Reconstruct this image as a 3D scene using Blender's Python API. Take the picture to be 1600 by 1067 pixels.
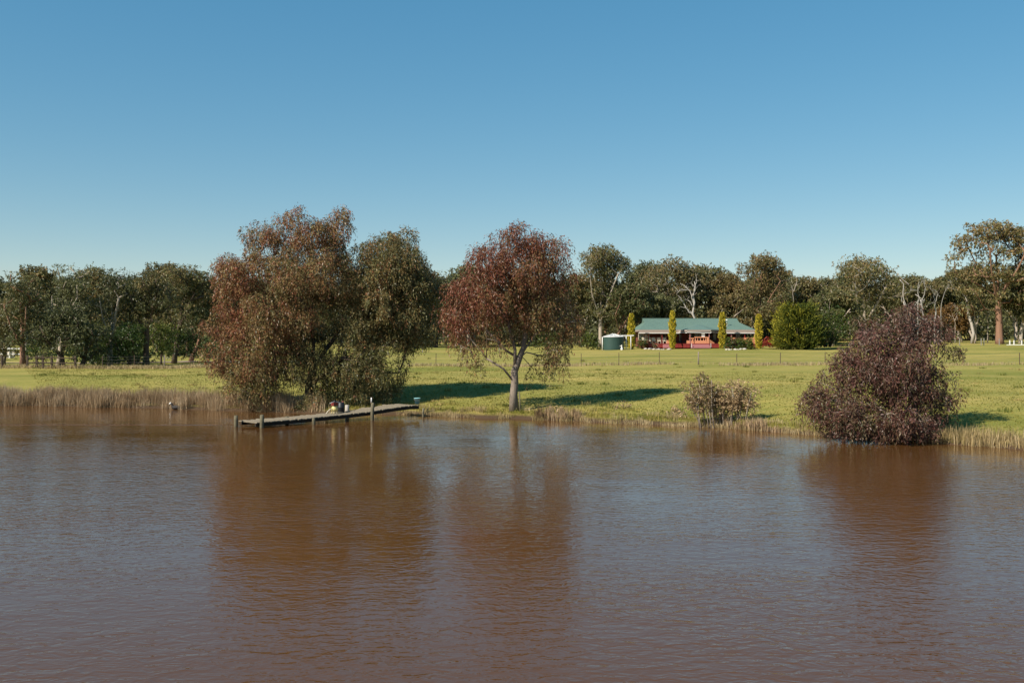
import bpy, math, random
import numpy as np
from mathutils import Vector

for o in list(bpy.data.objects):
    bpy.data.objects.remove(o)
sc = bpy.context.scene
COL = sc.collection
R = math.radians
rng = np.random.default_rng(7)
random.seed(7)

# ------------------------------------------------------------------ camera, sky, sun, exposure
F = 1555.0            # focal length in photograph pixels (35 mm lens on a 36 mm sensor)
CAMH = 3.6            # eye height above the water
cam_d = bpy.data.cameras.new('camera'); cam = bpy.data.objects.new('camera', cam_d); COL.objects.link(cam)
cam.location = (0, 0, CAMH); cam.rotation_euler = (R(90), 0, 0)
cam_d.lens = 35; cam_d.sensor_width = 36; cam_d.clip_start = 0.1; cam_d.clip_end = 6000
sc.camera = cam

SUN_EL = 39.5
LX, LY = 0.800, 0.600                     # direction the light travels over the ground
az = math.atan2(-LX, -LY)               # compass heading of the sun seen from the origin, from +Y clockwise
w = bpy.data.worlds.new('World'); sc.world = w; w.use_nodes = True
nt = w.node_tree; nt.nodes.clear()
sky = nt.nodes.new('ShaderNodeTexSky'); sky.sky_type = 'NISHITA'; sky.sun_disc = False
sky.sun_elevation = R(SUN_EL); sky.sun_rotation = az
sky.altitude = 100; sky.air_density = 1.0; sky.dust_density = 0.0; sky.ozone_density = 2.2
hs = nt.nodes.new('ShaderNodeHueSaturation'); hs.inputs['Saturation'].default_value = 1.84; hs.inputs['Hue'].default_value = 0.490
bg = nt.nodes.new('ShaderNodeBackground'); bg.inputs['Strength'].default_value = 0.148
wo = nt.nodes.new('ShaderNodeOutputWorld')
gm = nt.nodes.new('ShaderNodeGamma'); gm.inputs['Gamma'].default_value = 0.56
nt.links.new(sky.outputs[0], gm.inputs['Color']); nt.links.new(gm.outputs[0], hs.inputs['Color']); nt.links.new(hs.outputs[0], bg.inputs['Color']); nt.links.new(bg.outputs[0], wo.inputs['Surface'])

sd = bpy.data.lights.new('sun', 'SUN'); so = bpy.data.objects.new('sun', sd); COL.objects.link(so)
sd.energy = 4.9; sd.angle = R(0.53); sd.color = (1.0, 0.92, 0.80)
ldir = Vector((LX * math.cos(R(SUN_EL)), LY * math.cos(R(SUN_EL)), -math.sin(R(SUN_EL))))
so.rotation_euler = ldir.to_track_quat('-Z', 'Y').to_euler(); so.location = (-60, -20, 60)

vs = sc.view_settings
sc.display_settings.display_device = 'sRGB'
vs.view_transform = 'Standard'; vs.look = 'None'; vs.exposure = 0.62; vs.gamma = 1.0; vs.use_curve_mapping = False

# ------------------------------------------------------------------ helpers
def smooth(a, b, x):
    t = np.clip((np.asarray(x, float) - a) / (b - a), 0, 1); return t * t * (3 - 2 * t)

SHX = np.array([-140, -110, -70, -45, -28.8, -21, -15.5, -11.6, -7, -4.5, -3, 0, 5.6, 9.6, 11.5, 14.9, 16.9, 22, 30, 40, 48, 60])
SHY = np.array([3, 30, 54, 59, 56, 54.2, 52.3, 50.2, 49.4, 48.4, 47.6, 46.2, 43.6, 40.6, 38.4, 35.3, 33, 29, 23, 14, 3, -30])
def shore(x):
    return np.interp(x, SHX, SHY)

def gz(x, y):
    """height of the ground (water level is 0)"""
    x = np.asarray(x, float); y = np.asarray(y, float)
    wob = 0.35 * np.sin(x * 0.9) + 0.22 * np.sin(x * 2.3 + 1) + 0.12 * np.sin(x * 5.1)
    s = y - shore(x) - wob * 0.6
    q = y - np.clip(shore(x), 33, 57) - wob * 0.6
    land = 0.02 + 0.20 * smooth(0.0, 0.7, s) + 0.10 * smooth(0.5, 3.5, s) + 0.74 * smooth(0.2, 13.0, q) + 0.0028 * np.clip(q, 0, 58)
    far = 0.0155 + 0.0075 * smooth(45, 85, x)
    land = land + far * np.clip(q - 58, 0, 190)
    land = land + (0.05 * np.sin(x * 0.31 + y * 0.17) + 0.04 * np.sin(x * 0.13 - y * 0.41 + 2) + 0.025 * np.sin(x * 1.1 + y * 0.7)) * smooth(2, 8, s)
    land = land + 0.10 * np.exp(-((s - 26) / 7.0) ** 2) * np.sin(x * 0.05 + 1)
    pond = np.maximum(0.02 + 0.35 * s, -1.8)
    near = np.clip((6.0 - y) * 0.5, -1.8, 2.0)
    z = np.where(s > 0, land, np.maximum(pond, near))
    side = smooth(0, 1, (8.0 - y) / 6.0)
    return np.where((s > 0) & (y < 8), np.maximum(z, near), z)

def g(x, y): return float(gz(x, y))
def WX(px, d): return (px - 800.0) / F * d
def WZ(py, d): return CAMH + (533.5 - py) / F * d

def tag(o, label=None, cat=None, group=None, kind=None):
    if label: o['label'] = label
    if cat: o['category'] = cat
    if group: o['group'] = group
    if kind: o['kind'] = kind
    return o

def empty(name, loc, label, cat, group=None, rz=0.0):
    o = bpy.data.objects.new(name, None); COL.objects.link(o)
    o.location = loc; o.rotation_euler = (0, 0, rz); o.empty_display_size = 0.3
    return tag(o, label, cat, group)

def link(name, me, mat=None, parent=None, loc=None, kind=None):
    o = bpy.data.objects.new(name, me); COL.objects.link(o)
    if mat is not None and not me.materials: me.materials.append(mat)
    if parent is not None: o.parent = parent
    if loc is not None: o.location = loc
    if kind: o['kind'] = kind
    return o

def mesh_arr(name, verts, faces, cols=None, smooth_sh=False):
    """verts (N,3); faces (M,k) with one k; cols (M,3) colour of each face"""
    me = bpy.data.meshes.new(name)
    verts = np.asarray(verts, np.float32); faces = np.asarray(faces, np.int32)
    m, k = faces.shape
    me.vertices.add(len(verts)); me.vertices.foreach_set('co', verts.ravel())
    me.loops.add(m * k); me.loops.foreach_set('vertex_index', faces.ravel())
    me.polygons.add(m)
    me.polygons.foreach_set('loop_start', np.arange(0, m * k, k, dtype=np.int32))
    if smooth_sh: me.polygons.foreach_set('use_smooth', np.ones(m, bool))
    me.update(calc_edges=True)
    if cols is not None:
        a = me.attributes.new('Col', 'FLOAT_COLOR', 'FACE')
        c = np.ones((m, 4), np.float32); c[:, :3] = cols
        a.data.foreach_set('color', c.ravel())
    me.validate()
    return me

class MB:
    """collects solids and links them as one mesh"""
    def __init__(s): s.v = []; s.f = []; s.sm = []
    def add(s, vs_, fs, sm=False):
        b = len(s.v); s.v += [tuple(map(float, p)) for p in vs_]
        s.f += [tuple(i + b for i in q) for q in fs]; s.sm += [sm] * len(fs); return s
    def box(s, x0, x1, y0, y1, z0, z1):
        return s.add([(x0, y0, z0), (x1, y0, z0), (x1, y1, z0), (x0, y1, z0), (x0, y0, z1), (x1, y0, z1), (x1, y1, z1), (x0, y1, z1)],
                     [(0, 3, 2, 1), (4, 5, 6, 7), (0, 1, 5, 4), (1, 2, 6, 5), (2, 3, 7, 6), (3, 0, 4, 7)])
    def beam(s, a, b, wd, h):
        a = Vector(a); b = Vector(b); d = (b - a).normalized()
        sd_ = d.cross(Vector((0, 0, 1)))
        if sd_.length < 1e-4: sd_ = Vector((1, 0, 0))
        sd_.normalize(); up = sd_.cross(d)
        vs_ = []
        for p in (a, b):
            for (i, j) in ((-1, -1), (1, -1), (1, 1), (-1, 1)): vs_.append(p + sd_ * (i * wd / 2) + up * (j * h / 2))
        return s.add(vs_, [(3, 2, 1, 0), (4, 5, 6, 7), (0, 1, 5, 4), (1, 2, 6, 5), (2, 3, 7, 6), (3, 0, 4, 7)])
    def tube(s, pts, rad, n=6, cap=True):
        pts = [Vector(p) for p in pts]; k = len(pts)
        if not hasattr(rad, '__len__'): rad = [rad] * k
        vs_ = []; ref = None
        for i, p in enumerate(pts):
            d = (pts[min(i + 1, k - 1)] - pts[max(i - 1, 0)])
            d = d.normalized() if d.length > 1e-6 else Vector((0, 0, 1))
            if ref is None: ref = d.orthogonal().normalized()
            ref = (ref - d * ref.dot(d))
            ref = ref.normalized() if ref.length > 1e-5 else d.orthogonal().normalized()
            bi = d.cross(ref)
            for j in range(n):
                t = 2 * math.pi * j / n
                vs_.append(p + (ref * math.cos(t) + bi * math.sin(t)) * rad[i])
        fs = []
        for i in range(k - 1):
            for j in range(n):
                fs.append((i * n + j, i * n + (j + 1) % n, (i + 1) * n + (j + 1) % n, (i + 1) * n + j))
        s.add(vs_, fs, True)
        if cap:
            b = len(s.v) - k * n
            s.f.append(tuple(b + j for j in reversed(range(n)))); s.f.append(tuple(b + (k - 1) * n + j for j in range(n))); s.sm += [False, False]
        return s
    def lathe(s, prof, n=20, c=(0, 0, 0)):
        k = len(prof); vs_ = []
        for (r, z) in prof:
            for j in range(n):
                t = 2 * math.pi * j / n; vs_.append((c[0] + r * math.cos(t), c[1] + r * math.sin(t), c[2] + z))
        fs = [(i * n + j, i * n + (j + 1) % n, (i + 1) * n + (j + 1) % n, (i + 1) * n + j) for i in range(k - 1) for j in range(n)]
        return s.add(vs_, fs, True)
    def mesh(s, name):
        me = bpy.data.meshes.new(name); me.from_pydata(s.v, [], s.f); me.update()
        me.polygons.foreach_set('use_smooth', s.sm); me.validate(); return me
    def link(s, name, mat, parent=None, loc=None, kind=None): return link(name, s.mesh(name), mat, parent, loc, kind)

def copy_tree(o, parent=None):
    c = o.copy(); COL.objects.link(c)
    if parent is not None: c.parent = parent
    for ch in list(o.children): copy_tree(ch, c)
    return c

# ------------------------------------------------------------------ materials
def new_mat(name):
    m = bpy.data.materials.new(name); m.use_nodes = True
    n = m.node_tree.nodes; return m, n, m.node_tree.links, n['Principled BSDF']

def simple(name, col, rough=0.7, var=0.25, scale=6.0, spec=0.3, metal=0.0, bump=0.0, bscale=30.0, stretch=(1, 1, 1)):
    m, n, l, b = new_mat(name)
    tc = n.new('ShaderNodeTexCoord'); mp = n.new('ShaderNodeMapping'); mp.inputs['Scale'].default_value = stretch
    l.new(tc.outputs['Object'], mp.inputs[0])
    nz = n.new('ShaderNodeTexNoise'); nz.inputs['Scale'].default_value = scale; nz.inputs['Detail'].default_value = 5
    l.new(mp.outputs[0], nz.inputs['Vector'])
    mx = n.new('ShaderNodeMix'); mx.data_type = 'RGBA'
    mx.inputs['A'].default_value = tuple(c * (1 - var) for c in col) + (1,)
    mx.inputs['B'].default_value = tuple(min(1, c * (1 + var)) for c in col) + (1,)
    l.new(nz.outputs[0], mx.inputs['Factor']); l.new(mx.outputs['Result'], b.inputs['Base Color'])
    b.inputs['Roughness'].default_value = rough; b.inputs['Specular IOR Level'].default_value = spec; b.inputs['Metallic'].default_value = metal
    if bump:
        n2 = n.new('ShaderNodeTexNoise'); n2.inputs['Scale'].default_value = bscale; n2.inputs['Detail'].default_value = 6
        l.new(mp.outputs[0], n2.inputs['Vector'])
        bp = n.new('ShaderNodeBump'); bp.inputs['Strength'].default_value = bump; bp.inputs['Distance'].default_value = 0.03
        l.new(n2.outputs[0], bp.inputs['Height']); l.new(bp.outputs[0], b.inputs['Normal'])
    return m

def leaf_mat(name, trans=0.22, rough=0.42, spec=0.26):
    m, n, l, b = new_mat(name)
    at = n.new('ShaderNodeAttribute'); at.attribute_name = 'Col'
    oi = n.new('ShaderNodeObjectInfo')
    hs_ = n.new('ShaderNodeHueSaturation')
    mr = n.new('ShaderNodeMapRange'); mr.inputs['To Min'].default_value = 0.86; mr.inputs['To Max'].default_value = 1.14
    l.new(oi.outputs['Random'], mr.inputs['Value']); l.new(mr.outputs[0], hs_.inputs['Value'])
    l.new(at.outputs['Color'], hs_.inputs['Color'])
    l.new(hs_.outputs[0], b.inputs['Base Color']); b.inputs['Roughness'].default_value = rough; b.inputs['Specular IOR Level'].default_value = spec
    t = n.new('ShaderNodeBsdfTranslucent'); l.new(hs_.outputs[0], t.inputs['Color'])
    mx = n.new('ShaderNodeMixShader'); mx.inputs[0].default_value = trans
    l.new(b.outputs[0], mx.inputs[1]); l.new(t.outputs[0], mx.inputs[2])
    l.new(mx.outputs[0], n['Material Output'].inputs['Surface'])
    return m

M = {}
M['leaf'] = leaf_mat('gum_leaf')
M['blade'] = leaf_mat('grass_blade', 0.35, 0.7, 0.15)
M['conifer'] = leaf_mat('conifer_leaf', 0.15, 0.7, 0.15)
M['bark_pale'] = simple('pale_bark', (0.36, 0.30, 0.24), 0.85, 0.45, 5, 0.1, bump=0.5, stretch=(1, 1, 0.25))
M['bark_grey'] = simple('grey_bark', (0.21, 0.17, 0.135), 0.9, 0.5, 7, 0.1, bump=0.7, stretch=(1, 1, 0.25))
M['bark_dark'] = simple('dark_bark', (0.085, 0.062, 0.046), 0.9, 0.5, 6, 0.1, bump=0.6, stretch=(1, 1, 0.3))
M['bark_red'] = simple('stringy_bark', (0.23, 0.13, 0.085), 0.9, 0.45, 4, 0.1, bump=0.8, stretch=(2, 2, 0.15))
M['dead'] = simple('bleached_wood', (0.38, 0.34, 0.295), 0.85, 0.3, 5, 0.1, bump=0.4, stretch=(1, 1, 0.3))
M['dead_grey'] = simple('weathered_grey_wood', (0.26, 0.24, 0.21), 0.85, 0.3, 5, 0.1)
M['plank'] = simple('weathered_plank', (0.215, 0.18, 0.13), 0.9, 0.5, 7, 0.1, bump=0.5, stretch=(3, 1, 1))
M['wet_timber'] = simple('dark_wet_timber', (0.030, 0.023, 0.017), 0.7, 0.5, 8, 0.2)
M['pile'] = simple('mossy_pile', (0.13, 0.115, 0.075), 0.9, 0.5, 9, 0.1, bump=0.6)
M['white'] = simple('white_paint', (0.72, 0.70, 0.66), 0.55, 0.08, 6)
M['cream'] = simple('cream_paint', (0.60, 0.52, 0.40), 0.6, 0.08, 6)
M['fascia'] = simple('beige_fascia', (0.30, 0.235, 0.20), 0.6, 0.08, 6)
M['roof'] = simple('teal_roof_steel', (0.118, 0.185, 0.150), 0.5, 0.10, 0.7, 0.35)
M['brick'] = simple('dark_red_brick', (0.16, 0.055, 0.04), 0.85, 0.2, 9, 0.2)
M['terracotta'] = simple('terracotta_wall', (0.55, 0.23, 0.12), 0.8, 0.12, 4, 0.2)
M['redpaint'] = simple('red_deck_paint', (0.21, 0.026, 0.022), 0.6, 0.2, 5, 0.3)
M['steppaint'] = simple('faded_step_paint', (0.36, 0.15, 0.15), 0.7, 0.15, 5, 0.3)
M['tank'] = simple('green_tank_steel', (0.030, 0.062, 0.052), 0.5, 0.15, 1.5, 0.3)
M['zinc'] = simple('white_tank_roof', (0.42, 0.42, 0.41), 0.5, 0.12, 2, 0.4)
M['bucket'] = simple('pale_blue_plastic', (0.25, 0.50, 0.52), 0.45, 0.05, 4, 0.4)
M['yellow'] = simple('cream_yellow_plastic', (0.58, 0.47, 0.19), 0.5, 0.08, 8, 0.4)
M['red'] = simple('red_metal', (0.19, 0.03, 0.02), 0.5, 0.1, 8, 0.4)
M['black'] = simple('black_plastic', (0.015, 0.015, 0.016), 0.5, 0.1, 8, 0.4)
M['steel'] = simple('rusty_steel', (0.085, 0.058, 0.042), 0.8, 0.4, 20, 0.2)
M['wire'] = simple('galvanised_wire', (0.22, 0.21, 0.19), 0.6, 0.1, 20, 0.3)
M['stone'] = simple('pale_stone', (0.42, 0.38, 0.32), 0.9, 0.3, 8, 0.1, bump=0.5)
M['track'] = simple('dirt_track', (0.33, 0.25, 0.19), 0.95, 0.25, 1.5, 0.1, bump=0.3)
M['curtain'] = simple('pale_curtain', (0.55, 0.52, 0.48), 0.9, 0.05, 5, 0.1)
M['feather_dark'] = simple('dark_feather', (0.03, 0.025, 0.022), 0.7, 0.3, 20)
M['feather_white'] = simple('white_feather', (0.78, 0.77, 0.74), 0.7, 0.05, 20)
m, n, l, b = new_mat('window_glass'); M['glass'] = m
b.inputs['Base Color'].default_value = (0.05, 0.06, 0.07, 1); b.inputs['Roughness'].default_value = 0.08; b.inputs['Specular IOR Level'].default_value = 0.6

def ground_mat():
    m, n, l, b = new_mat('pasture')
    ge = n.new('ShaderNodeNewGeometry')
    def noise(scale, st=(1, 1, 1), det=6, rough=0.55):
        mp = n.new('ShaderNodeMapping'); mp.inputs['Scale'].default_value = st; l.new(ge.outputs['Position'], mp.inputs[0])
        z = n.new('ShaderNodeTexNoise'); z.inputs['Scale'].default_value = scale; z.inputs['Detail'].default_value = det; z.inputs['Roughness'].default_value = rough
        l.new(mp.outputs[0], z.inputs['Vector']); return z.outputs[0]
    def ramp(fac, pts):
        r = n.new('ShaderNodeValToRGB'); e = r.color_ramp.elements
        while len(e) < len(pts): e.new(0.5)
        for i, (p, c) in enumerate(pts): e[i].position = p; e[i].color = c + (1,) if len(c) == 3 else c
        l.new(fac, r.inputs[0]); return r.outputs[0]
    def mix(f, a, c, mode='MIX'):
        x = n.new('ShaderNodeMix'); x.data_type = 'RGBA'; x.blend_type = mode
        if isinstance(f, float): x.inputs['Factor'].default_value = f
        else: l.new(f, x.inputs['Factor'])
        for k, v in (('A', a), ('B', c)):
            if isinstance(v, tuple): x.inputs[k].default_value = v + (1,)
            else: l.new(v, x.inputs[k])
        return x.outputs['Result']
    big = ramp(noise(0.045, (1, 2.2, 1), 5, 0.62), [(0.34, (0, 0, 0)), (0.64, (1, 1, 1))])
    mid = ramp(noise(0.35, (1, 1.6, 1), 6, 0.65), [(0.35, (0, 0, 0)), (0.66, (1, 1, 1))])
    fine = ramp(noise(4.0, (1, 1, 1), 8, 0.75), [(0.3, (0, 0, 0)), (0.7, (1, 1, 1))])
    green = (0.168, 0.176, 0.027); straw = (0.550, 0.385, 0.125); deep = (0.090, 0.112, 0.018)
    c = mix(big, green, straw)
    c = mix(mid, c, mix(0.6, green, c))
    c2 = mix(fine, deep, (0.335, 0.270, 0.085))
    c = mix(0.48, c, c2)
    c = mix(ramp(noise(1.1, (0.6, 1.3, 1), 5, 0.6), [(0.38, (0, 0, 0)), (0.62, (0.5, 0.5, 0.5))]), c, mix(1.0, c, (0.62, 0.78, 0.62), 'MULTIPLY'))
    # bare brown earth of the bank near the water line
    sep = n.new('ShaderNodeSeparateXYZ'); l.new(ge.outputs['Position'], sep.inputs[0])
    mr = n.new('ShaderNodeMapRange'); mr.inputs['From Min'].default_value = 0.10; mr.inputs['From Max'].default_value = 0.24
    mr.inputs['To Min'].default_value = 1.0; mr.inputs['To Max'].default_value = 0.0
    l.new(sep.outputs['Z'], mr.inputs['Value'])
    c = mix(mr.outputs[0], c, (0.075, 0.048, 0.028))
    l.new(c, b.inputs['Base Color']); b.inputs['Roughness'].default_value = 0.95; b.inputs['Specular IOR Level'].default_value = 0.1
    bp = n.new('ShaderNodeBump'); bp.inputs['Strength'].default_value = 0.6; bp.inputs['Distance'].default_value = 0.08
    l.new(noise(5.0, (1, 1, 1), 8, 0.7), bp.inputs['Height']); l.new(bp.outputs[0], b.inputs['Normal'])
    return m
M['ground'] = ground_mat()

def water_mat():
    m, n, l, b = new_mat('muddy_water')
    ge = n.new('ShaderNodeNewGeometry')
    def math_(op, a, c=None):
        x = n.new('ShaderNodeMath'); x.operation = op
        for i, v in enumerate((a, c)):
            if v is None: continue
            if isinstance(v, (int, float)): x.inputs[i].default_value = v
            else: l.new(v, x.inputs[i])
        return x.outputs[0]
    def noise(scale, st, rot, det=3, rough=0.5, dist=0.0):
        mp = n.new('ShaderNodeMapping'); mp.inputs['Scale'].default_value = st; mp.inputs['Rotation'].default_value = (0, 0, R(rot))
        l.new(ge.outputs['Position'], mp.inputs[0])
        z = n.new('ShaderNodeTexNoise'); z.inputs['Scale'].default_value = scale; z.inputs['Detail'].default_value = det
        z.inputs['Roughness'].default_value = rough; z.inputs['Distortion'].default_value = dist
        l.new(mp.outputs[0], z.inputs['Vector']); return z.outputs[0]
    r1 = noise(4.6, (0.70, 1.2, 1), -20, 2, 0.55, 0.6)      # main wind ripples
    r2 = noise(11.0, (0.8, 1.15, 1), 24, 2, 0.5, 0.3)        # crossing small ripples
    r3 = noise(1.1, (0.7, 1.2, 1), -30, 2, 0.5, 0.2)        # slow swell
    patch = noise(0.085, (0.8, 1.5, 1), 8, 4, 0.6)          # calmer and rougher patches of wind
    pr = n.new('ShaderNodeMapRange'); pr.inputs['From Min'].default_value = 0.38; pr.inputs['From Max'].default_value = 0.62
    pr.inputs['To Min'].default_value = 0.30; pr.inputs['To Max'].default_value = 1.0; l.new(patch, pr.inputs['Value'])
    h = math_('ADD', math_('MULTIPLY', r1, 1.0), math_('ADD', math_('MULTIPLY', r2, 0.24), math_('MULTIPLY', r3, 0.55)))
    sp_ = n.new('ShaderNodeSeparateXYZ'); l.new(ge.outputs['Position'], sp_.inputs[0])
    lee = n.new('ShaderNodeMapRange'); lee.inputs['From Min'].default_value = 26; lee.inputs['From Max'].default_value = 44
    lee.inputs['To Min'].default_value = 1.0; lee.inputs['To Max'].default_value = 0.45; l.new(sp_.outputs['Y'], lee.inputs['Value'])
    wk = math_('ABSOLUTE', math_('ADD', sp_.outputs['Y'], math_('ADD', math_('MULTIPLY', sp_.outputs['X'], 0.012), -42.9)))
    wk2 = n.new('ShaderNodeMapRange'); wk2.inputs['From Min'].default_value = 0.05; wk2.inputs['From Max'].default_value = 0.28; wk2.inputs['To Min'].default_value = 5.0; wk2.inputs['To Max'].default_value = 0.0; l.new(wk, wk2.inputs['Value'])
    wx = n.new('ShaderNodeMapRange'); wx.inputs['From Min'].default_value = -16; wx.inputs['From Max'].default_value = -11.5; wx.inputs['To Min'].default_value = 1.0; wx.inputs['To Max'].default_value = 0.0; l.new(sp_.outputs['X'], wx.inputs['Value'])
    amp = math_('ADD', math_('MULTIPLY', pr.outputs[0], lee.outputs[0]), math_('MULTIPLY', wk2.outputs[0], wx.outputs[0]))
    h = math_('MULTIPLY', h, amp)
    bp = n.new('ShaderNodeBump'); bp.inputs['Strength'].default_value = 1.0; bp.inputs['Distance'].default_value = 0.023
    l.new(h, bp.inputs['Height'])
    mx = n.new('ShaderNodeMix'); mx.data_type = 'RGBA'
    mx.inputs['A'].default_value = (0.080, 0.034, 0.009, 1); mx.inputs['B'].default_value = (0.096, 0.043, 0.013, 1)
    l.new(noise(0.06, (1, 1, 1), 0, 3), mx.inputs['Factor'])
    l.new(mx.outputs['Result'], b.inputs['Base Color'])
    b.inputs['IOR'].default_value = 1.33; b.inputs['Roughness'].default_value = 0.04
    l.new(bp.outputs[0], b.inputs['Normal'])
    return m
M['water'] = water_mat()

# ------------------------------------------------------------------ ground, water, track
def axis(segs):
    out = []
    for a, b_, st in segs: out.append(np.arange(a, b_, st))
    return np.concatenate(out + [[segs[-1][1]]])
gx = axis([(-1500, -400, 100), (-400, -120, 14), (-120, -45, 3), (-45, -20, 0.8), (-20, 20, 0.4), (20, 45, 0.8), (45, 120, 3), (120, 400, 14), (400, 1500, 100)])
gy = axis([(-400, -60, 40), (-60, -4, 7), (-4, 26, 1.5), (26, 30, 0.5), (30, 62, 0.28), (62, 100, 1.0), (100, 260, 4), (260, 600, 25), (600, 1800, 100)])
X, Y = np.meshgrid(gx, gy); Z = gz(X, Y)
V = np.stack([X.ravel(), Y.ravel(), Z.ravel()], 1)
nx, ny = len(gx), len(gy)
ii = (np.arange(ny - 1)[:, None] * nx + np.arange(nx - 1)[None, :]).ravel()
ground = link('ground', mesh_arr('ground', V, np.stack([ii, ii + 1, ii + nx + 1, ii + nx], 1), smooth_sh=True), M['ground'], kind='structure')
MBw = MB().add([(-160, 1, 0), (70, 1, 0), (70, 62, 0), (-160, 62, 0)], [(0, 1, 2, 3)])
MBw.link('water', M['water'], kind='structure')

def strip(name, path, width, mat, lift=0.012, n=80):
    path = np.array(path, float); t = np.linspace(0, len(path) - 1, n)
    cx = np.interp(t, range(len(path)), path[:, 0]); cy = np.interp(t, range(len(path)), path[:, 1])
    dx = np.gradient(cx); dy = np.gradient(cy); L = np.hypot(dx, dy); nx_, ny_ = -dy / L, dx / L
    vs_ = []; k = 6
    for i in range(n):
        wv = width * (1 + 0.2 * math.sin(i * 1.3) + 0.1 * math.sin(i * 3.1))
        for j in range(k):
            o = (j / (k - 1) - 0.5) * wv
            x, y = cx[i] + nx_[i] * o, cy[i] + ny_[i] * o
            vs_.append((x, y, g(x, y) + lift))
    fs = [(i * k + j, i * k + j + 1, (i + 1) * k + j + 1, (i + 1) * k + j) for i in range(n - 1) for j in range(k - 1)]
    return link(name, mesh_arr(name, vs_, fs), mat, kind='structure')
strip('dirt_track', [(-90, 100), (-60, 106), (-44, 110), (-34, 113), (-30, 114)], 4.0, M['track'], 0.06)

# ------------------------------------------------------------------ foliage and trees
def unit(a): return a / np.maximum(np.linalg.norm(a, axis=1, keepdims=True), 1e-6)

def leaves_mesh(name, base, dirs, L, Wd, cols, bend=None):
    """one diamond-shaped leaf per row"""
    N = len(base); dirs = unit(dirs)
    rnd = unit(rng.normal(size=(N, 3)))
    side = unit(np.cross(dirs, rnd))
    nor = np.cross(dirs, side)
    L = np.broadcast_to(L, (N,))[:, None]; Wd = np.broadcast_to(Wd, (N,))[:, None]
    mid = base + dirs * L * 0.45 + nor * L * 0.06
    v = np.empty((N, 4, 3)); v[:, 0] = base; v[:, 1] = mid + side * Wd * 0.5; v[:, 2] = base + dirs * L; v[:, 3] = mid - side * Wd * 0.5
    f = np.arange(N * 4).reshape(N, 4)
    return mesh_arr(name, v.reshape(-1, 3), f, cols)

def sample_clumps(lobes, spacing, r_cl, shell=0.55):
    """clump centres spread through ellipsoid lobes (x,y,z,rx,ry,rz,density,tint)"""
    out = []
    for lb in lobes:
        x, y, z, rx, ry, rz = lb[:6]; dens = lb[6] if len(lb) > 6 else 1.0; tint = lb[7] if len(lb) > 7 else 0.5
        vol = rx * ry * rz
        n = max(1, int(round(dens * 4.0 * vol / spacing ** 3)))
        got = 0; tries = 0
        while got < n and tries < n * 12:
            tries += 1
            d = rng.normal(size=3); d /= np.linalg.norm(d)
            rad = shell + (1 - shell) * rng.random() if rng.random() < 0.8 else rng.random()
            p = np.array([x + d[0] * rx * rad, y + d[1] * ry * rad, z + d[2] * rz * rad])
            if all(np.dot(p - q[0], p - q[0]) > (spacing * 0.62) ** 2 for q in out):
                out.append((p, dens, tint, r_cl * rng.uniform(0.75, 1.25))); got += 1
            elif tries > n * 10: break
    return out

def grow(trunks, clumps, r0, tip=0.012, step=0.5, up=0.35, pw=1.95):
    """skeleton: trunk polylines, then one branch to every clump; returns nodes, parents, radii, chains"""
    P = []; par = []; is_tr = []
    for tr in trunks:
        tr = [np.array(p, float) for p in tr]
        last = -1
        if tr and isinstance(tr[0], np.ndarray) and len(P):
            dd = [np.linalg.norm(tr[0] - q) for q in P]; last = int(np.argmin(dd))
        first = True
        for a, b_ in zip(tr[:-1], tr[1:]):
            k = max(2, int(np.linalg.norm(b_ - a) / step) + 1)
            for i in range(0 if (first and last < 0) else 1, k + 1 if False else k):
                t = i / (k - 1) if k > 1 else 1
                p = a + (b_ - a) * t + rng.normal(size=3) * 0.03 * step * (0 < t < 1)
                P.append(p); par.append(last); is_tr.append(True); last = len(P) - 1
            first = False
    base = P[0]; ntr = len(P)
    order = sorted(range(len(clumps)), key=lambda i: min(np.linalg.norm(clumps[i][0] - q) for q in P[:ntr]))
    for ci in order:
        c = clumps[ci][0]
        A = np.array(P); d = np.linalg.norm(A - c, axis=1)
        pen = np.maximum(0, A[:, 2] - (c[2] - up * d)) * 1.2
        low = np.where(A[:, 2] < base[2] + 0.25 * max(1e-3, A[:ntr, 2].max() - base[2]), 1.5, 0)
        j = int(np.argmin(d + pen + low))
        a = np.array(P[j]); dist = d[j]
        k = max(1, int(dist / step))
        pj = par[j]
        dv = (a - P[pj]) if pj >= 0 else np.array([0, 0, 1.0]); dv = dv / max(1e-6, np.linalg.norm(dv))
        ctl = a + dv * dist * 0.30 + np.array([0, 0, 0.12 * dist]) + rng.normal(size=3) * 0.07 * dist
        last = j
        for i in range(1, k + 1):
            t = i / k; p = (1 - t) ** 2 * a + 2 * t * (1 - t) * ctl + t * t * c
            P.append(p); par.append(last); is_tr.append(False); last = len(P) - 1
    n = len(P); ch = [[] for _ in range(n)]
    for i in range(n):
        if par[i] >= 0: ch[par[i]].append(i)
    wgt = np.zeros(n)
    for i in range(n - 1, -1, -1):
        if not ch[i]: wgt[i] = 1.0
        if par[i] >= 0: wgt[par[i]] += wgt[i] if ch[i] else 1.0
    # weights must be summed child-first: parents always come before their children
    wgt[:] = 0
    for i in range(n - 1, -1, -1):
        if wgt[i] == 0: wgt[i] = 1.0
        if par[i] >= 0: wgt[par[i]] += wgt[i]
    rad = np.maximum(tip, r0 * (wgt / wgt[0]) ** (1 / pw))
    hb = np.array([p[2] for p in P]) - base[2]
    flare = 1 + 0.45 * np.exp(-np.maximum(hb, 0) / (r0 * 2.5))
    rad = np.where(np.array(is_tr), rad * flare, rad)
    return P, par, ch, rad, is_tr, wgt

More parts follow.
